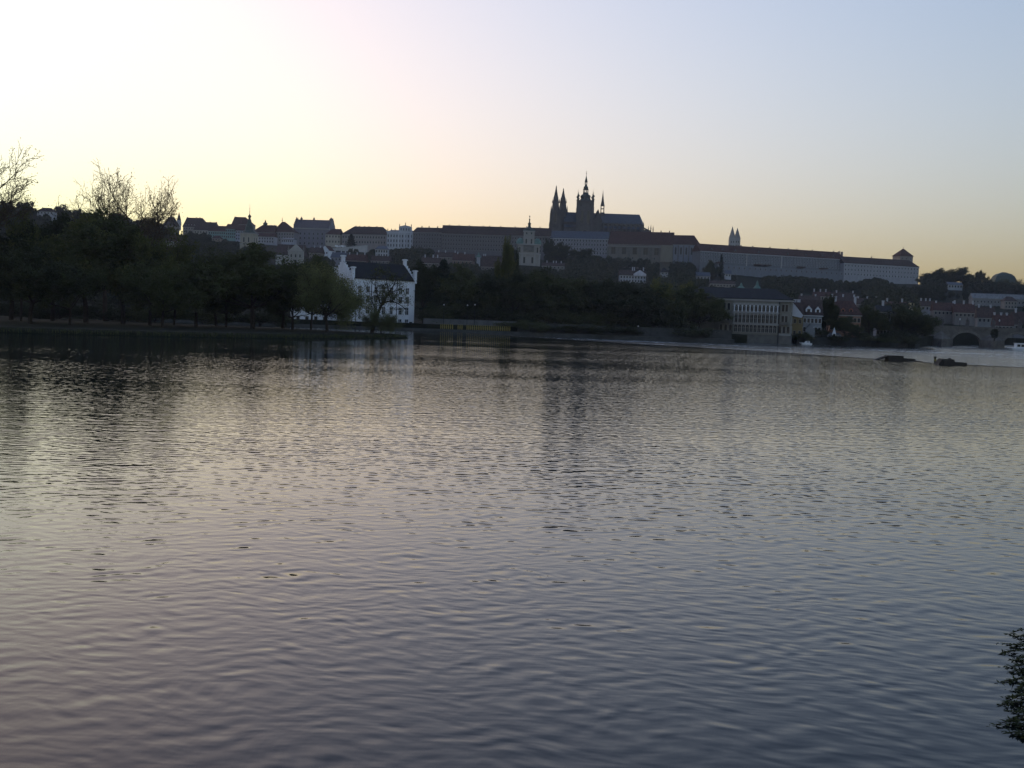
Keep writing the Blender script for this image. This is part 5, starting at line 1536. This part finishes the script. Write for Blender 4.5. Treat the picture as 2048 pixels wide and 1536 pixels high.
# ------------------------------------------------------------------ rough grass along the island's edge
def bank_grass():
    rr = np.random.RandomState(12); vs = []
    n_ = len(isl_poly)
    for i in range(n_):
        a, c = Vector(isl_poly[i]), Vector(isl_poly[(i + 1) % n_])
        if min(a.y, c.y) > 330 or a.x < -150:
            continue
        d = (c - a); nn = Vector((-d.y, d.x)).normalized()
        for _ in range(int(d.length * 26)):
            p = a + d * rr.rand() + nn * abs(rr.normal(0, 1.3))
            h = rr.uniform(.12, .5) * (1.6 if rr.rand() < .08 else 1); lx, ly = rr.normal(0, .12, 2); w = rr.uniform(.03, .09)
            an = rr.uniform(0, PI); wx, wy = w * math.cos(an), w * math.sin(an)
            z = .0 if (p - a - d * .5).length < .3 else .05
            vs.append([[p.x - wx, p.y - wy, z], [p.x + wx, p.y + wy, z], [p.x + lx + wx * .3, p.y + ly + wy * .3, z + h + .45], [p.x + lx - wx * .3, p.y + ly - wy * .3, z + h + .45]])
    v = np.array(vs, dtype=np.float32).reshape(-1, 3); n = len(v) // 4
    me = bpy.data.meshes.new('bank_grass')
    me.vertices.add(n * 4); me.vertices.foreach_set('co', v.ravel())
    me.loops.add(n * 4); me.loops.foreach_set('vertex_index', np.arange(n * 4, dtype=np.int32))
    me.polygons.add(n); me.polygons.foreach_set('loop_start', np.arange(0, n * 4, 4, dtype=np.int32))
    me.update(calc_edges=True); me.materials.append(M_LEAFD)
    o = link('bank_grass', me); tag(o, 'rough grass along the water edge of the island', 'grass'); o['kind'] = 'stuff'


bank_grass()

# ------------------------------------------------------------------ stone bridge at the right
BYY = 556.0
bA, bB = W(1836, 656, BYY + 12), W(2120, 662, BYY - 6)
bl = math.hypot(bB.x - bA.x, bB.y - bA.y)
bt_ = thing('stone_bridge', 'old stone arch bridge crossing at the right edge', 'bridge', (bA.x, bA.y, -3), math.atan2(bB.y - bA.y, bB.x - bA.x))
deck = (bA.z + bB.z) / 2 + 3
sc_ = bl / (2120 - 1836)
a1, a2 = (1936 - 1836) * sc_, (2040 - 1836) * sc_
R_ = 30 * sc_
spring = W(1936, 690, BYY).z + 3
crown = W(1936, 665, BYY).z + 3


def arch_wall(b, y0, y1):
    """spandrel wall with two round arches cut out, as strips"""
    xs = [0]
    def soff(x):
        for c in (a1, a2):
            if abs(x - c) < R_:
                return spring + (crown - spring) * math.sqrt(max(0, 1 - ((x - c) / R_) ** 2))
        return None
    ev = sorted(set([0.0, bl] + [c + R_ * k / 14 for c in (a1, a2) for k in range(-14, 15)]))
    ev = [x for x in ev if 0 <= x <= bl]
    for i in range(len(ev) - 1):
        xa, xb = ev[i], ev[i + 1]
        m = (xa + xb) / 2
        s0 = soff(m)
        if s0 is None:
            b.box(xa, xb, y0, y1, 0, deck)
        else:
            za = soff(xa) or spring; zb = soff(xb) or spring
            b.add([(xa, y0, za), (xb, y0, zb), (xb, y1, zb), (xa, y1, za), (xa, y0, deck), (xb, y0, deck), (xb, y1, deck), (xa, y1, deck)], [(3, 2, 1, 0), (4, 5, 6, 7), (0, 1, 5, 4), (2, 3, 7, 6)])


b = MB(); arch_wall(b, 0, 9.5); b.build('arches', mat('bridge_sandstone', (.15, .135, .115), .95, .4, .35, bump=.6, fine=1.5), bt_)
for c in (a1, a2):                                           # voussoir rings
    for k in range(16):
        t0, t1 = PI * k / 16 + .01, PI * (k + 1) / 16 - .01
        pts = []
        for r_, rz_ in ((R_, crown - spring), (R_ + 1.1, crown - spring + 1.1)):
            pts.append([(c + r_ * math.cos(t), spring + rz_ * math.sin(t)) for t in (t0, t1)])
        MB().prism([pts[0][0], pts[1][0], pts[1][1], pts[0][1]], -.18, -.004).build('voussoir', mat('voussoir_stone', (.19, .17, .145), .95, .3, .6), bt_)
MB().box(-2, bl, -.35, .35, deck + .003, deck + 1.1).build('parapet', mat('bridge_sandstone', STONE), bt_)
MB().box(-2, bl, 9.1, 9.8, deck + .003, deck + 1.1).build('parapet', mat('bridge_sandstone', STONE), bt_)
pc_ = (a1 + a2) / 2
hwp = (a2 - a1) / 2 - R_
for x in (pc_, a1 - R_ - hwp):
    MB().prism_z([(x - hwp - .6, -.01), (x, -hwp - 4.5), (x + hwp + .6, -.01)], 0, spring + 2.5).add([(x - hwp - .6, -.01, spring + 2.5), (x, -hwp - 4.5, spring + 2.5), (x + hwp + .6, -.01, spring + 2.5), (x, -.01, spring + 6.2)], [(0, 1, 3), (1, 2, 3)]).build('cutwater', mat('bridge_sandstone', STONE), bt_)
st = []
for i, x in enumerate((a1 - R_ - hwp, a1, pc_, a2)):
    p = bt_.matrix_basis @ Vector((x, .2, deck + 1.1))
    t = thing('bridge_statue', ['dark statue group on the bridge parapet nearest the bank', 'dark statue group on the parapet above the first arch', 'dark statue group on the parapet above the bridge pier', 'dark statue group on the parapet above the right arch'][i], 'statue', p, bt_.rotation_euler.z, 'statues on the bridge')
    MB().box(-.8, .8, -.6, .6, 0, 1.3).build('pedestal', M_STONE, t)
    MB().lathe(0, 0, [(.6, 1.3), (.5, 2.0), (.62, 2.7), (.55, 3.2), (.2, 3.45), (.28, 3.7), (.22, 3.95), (.05, 4.1)], 7).lathe(.7, 0, [(.4, 1.3), (.3, 2.2), (.36, 2.6), (.12, 2.8), (.2, 3.0), (.05, 3.25)], 6).build('figure', M_STONE, t)
for i, f in enumerate((.3, .58, .85)):
    p = bt_.matrix_basis @ Vector((bl * f, 1.2, deck + .1))
    t = thing('bridge_lamp', ['lamp post on the bridge near the bank', 'lamp post on the bridge past the first arch', 'lamp post on the bridge at the right edge'][i], 'street lamp', p, 0, 'lamps on the bridge')
    MB().lathe(0, 0, [(.2, 0), (.12, .5), (.07, 3.6), (.16, 3.7)], 6).build('post', M_METAL, t)
    MB().lathe(0, 0, [(.16, 3.72), (.28, 4.3), (.3, 4.4), (.05, 4.8)], 6).build('lamp_head', plaster((.6, .6, .58)), t)

# white passenger boat under the right arch
p = W(2046, 708, 500)
t = thing('passenger_boat', 'white passenger boat with a row of windows under the right arch', 'boat', (p.x, 500, -.7), -.12)
wp = mat('white_paint', WHITE)
hull = MB(); LB = 9.0
hull.add([(-5, -1.6, 1.0), (LB, -1.6, 1.0), (LB, 1.6, 1.0), (-5, 1.6, 1.0), (-4, -1.2, -.4), (LB, -1.2, -.4), (LB, 1.2, -.4), (-4, 1.2, -.4), (-7, 0, 1.15), (-5.4, 0, -.2)],
         [(0, 1, 5, 4), (1, 2, 6, 5), (2, 3, 7, 6), (0, 4, 9, 8), (3, 8, 9, 7), (0, 8, 3, 2, 1)])
hull.build('hull', wp, t)
cb = MB().box(-3.4, LB - .5, -1.3, 1.3, 1.003, 3.0).build('cabin', wp, t)
MB().box(-3.8, LB, -1.5, 1.5, 3.003, 3.15).build('cabin_roof', wp, t)
for i in range(7):
    MB().box(-2.8 + i * 1.6, -1.6 + i * 1.6, -1.34, -1.303, 1.6, 2.6).build('window', M_GLASS, cb)
# small white launch moored by the yellow house
p = W(1616, 680, 458)
t = thing('moored_launch', 'small white launch moored below the yellow house', 'boat', (p.x, 460, -.7), .05)
MB().add([(-2.2, -.7, .7), (2.0, -.7, .6), (2.0, .7, .6), (-2.2, .7, .7), (-1.6, -.5, -.2), (2.0, -.5, -.2), (2.0, .5, -.2), (-1.6, .5, -.2), (-3, 0, .8)], [(0, 1, 5, 4), (1, 2, 6, 5), (2, 3, 7, 6), (0, 4, 8), (3, 8, 7), (4, 7, 8), (0, 8, 3, 2, 1)]).build('hull', wp, t)
MB().prism([(-.8, .65), (1.2, .65), (1.0, 1.4), (-.3, 1.4)], -.5, .5).build('cabin', wp, t)
MB().box(-.1, .8, -.53, -.504, .9, 1.25).build('window', M_GLASS, t)

# ------------------------------------------------------------------ timber fenders on the weir
def timber(lab, x_px, Yw, polys):
    """polys: (part name, [(px, py)...], half depth); lowest points go down into the water"""
    o = W(x_px, 720, Yw)
    t = thing('timber_fender', lab, 'timber fender', (o.x, Yw, 0), 0, 'timber fenders on the weir')
    for k, (nm, pts, dep) in enumerate(polys):
        q = []
        for (a, c) in pts:
            w_ = W(a, c, Yw)
            q.append((w_.x - o.x, max(w_.z, -1.2)))
        MB().prism(q[::-1], -dep - k * .05, dep + k * .05).build(nm, M_WOODDK, t)
        n = int(abs(q[1][0] - q[0][0]) / .55)
    return t


timber('long dark timber fender with a sloping ramp on the weir, the left one', 1785, 238, [
    ('ramp', [(1738, 722.5), (1774, 711), (1774, 714), (1744, 723.5)], .9),
    ('block', [(1773, 710.5), (1803, 711.5), (1803, 728), (1773, 728)], 1.3),
    ('block', [(1803.5, 716), (1827, 717.5), (1827, 729), (1803.5, 729)], 1.1),
    ('tail', [(1827.5, 721), (1842, 722.5), (1842, 730), (1827.5, 730)], .9)])
timber('dark timber fender with a sloped nose on the weir, the right one', 1898, 222, [
    ('nose', [(1868, 733), (1880, 718.5), (1881, 718), (1881, 734)], 1.2),
    ('block', [(1881.5, 717.5), (1904, 718.5), (1904, 735), (1881.5, 735)], 1.3),
    ('block', [(1904.5, 723.5), (1929, 725), (1929, 736), (1904.5, 736)], 1.1),
    ('post', [(1898, 716), (1901, 716), (1901, 719), (1898, 719)], .2)])
p = W(1870, 721, 262)
t = thing('marker_post', 'single dark marker post standing in the bright water between the fenders', 'post', (p.x, 262, -1.4))
MB().lathe(0, 0, [(.22, 0), (.2, W(1870, 714, 262).z + 1.2), (.32, W(1870, 713.8, 262).z + 1.25), (.3, W(1870, 713, 262).z + 1.4)], 8).build('post', M_WOODDK, t)
MB().box(-.2, .2, -.26, -.2, W(1870, 714, 262).z + .5, W(1870, 714, 262).z + 1.0).build('sign_plate', M_YEL, t)

# ------------------------------------------------------------------ row of yellow figures on the quay
fig = MB()
fig.lathe(0, 0, [(.10, 0), (.17, .08), (.20, .5), (.21, .85), (.18, 1.2), (.12, 1.4), (.14, 1.55), (.13, 1.7), (.05, 1.82)], 8)
fig_me = fig.mesh('body', M_YEL)
pe = MB().box(-.22, .22, -.22, .22, 0, .12).mesh('plinth', M_QUAY)
cols = [881.5 + 3.9 * i for i in range(7)] + [916 + 3.9 * i for i in range(3)] + [934 + 3.72 * i for i in range(24)]
for px in cols:
    p = W(px, 660, 428)
    t = thing('yellow_figure', 'upright yellow figure in the row along the low quay', 'figure', (p.x, 428, .75), 0, 'row of yellow figures on the quay')
    link('plinth', pe, t); link('body', fig_me, t, (0, 0, .12))

# ------------------------------------------------------------------ lamp posts and strollers' railings on the quay
for px, top, lab in ((711, 609, 'lamp post in front of the left corner of the white house'), (887, 609, 'lamp post with pale globe below the dark conifer'), (934, 610, 'lamp post with pale globe right of the conifer'), (949, 609, 'pair lamp post with pale globe above the yellow figures'), (1277, 652, 'short pale sign post on the quay left of the columned palace')):
    Yl = 300 if px == 711 else 434.5 if px < 1200 else 429.5
    zb_ = .93 if px == 711 else .75
    p = W(px, 640, Yl)
    hh = W(px + 1, top, Yl).z - zb_
    t = thing('lamp_post' if px < 1200 else 'sign_post', lab, 'street lamp' if px < 1200 else 'sign', (p.x, Yl, zb_))
    MB().lathe(0, 0, [(.16, 0), (.12, .6), (.06, hh - .4), (.12, hh - .36)], 6).build('post', M_METAL, t)
    MB().lathe(0, 0, [(.1, hh - .35), (.24, hh - .25), (.28, hh - .08), (.2, hh + .1), (.05, hh + .18)], 8).build('globe' if px < 1200 else 'plate', M_METAL if px == 711 else plaster((.6, .6, .58)), t)

# ------------------------------------------------------------------ evening haze
hz = MB().box(-2100, 2100, -260, 2700, -7.2, 190).build('haze', [])
hz['kind'] = 'stuff'; hz['label'] = 'thin evening haze over river and hills'; hz['category'] = 'haze'
hm = bpy.data.materials.new('haze'); hm.use_nodes = True
hn, hlk = hm.node_tree.nodes, hm.node_tree.links
hn.remove(hn['Principled BSDF'])
pv = hn.new('ShaderNodeVolumePrincipled')
pv.inputs['Color'].default_value = (.9, .92, 1.0, 1)
pv.inputs['Density'].default_value = 0.00006
pv.inputs['Anisotropy'].default_value = 0.35
hlk.new(pv.outputs[0], hn['Material Output'].inputs['Volume'])
hz.data.materials.append(hm)
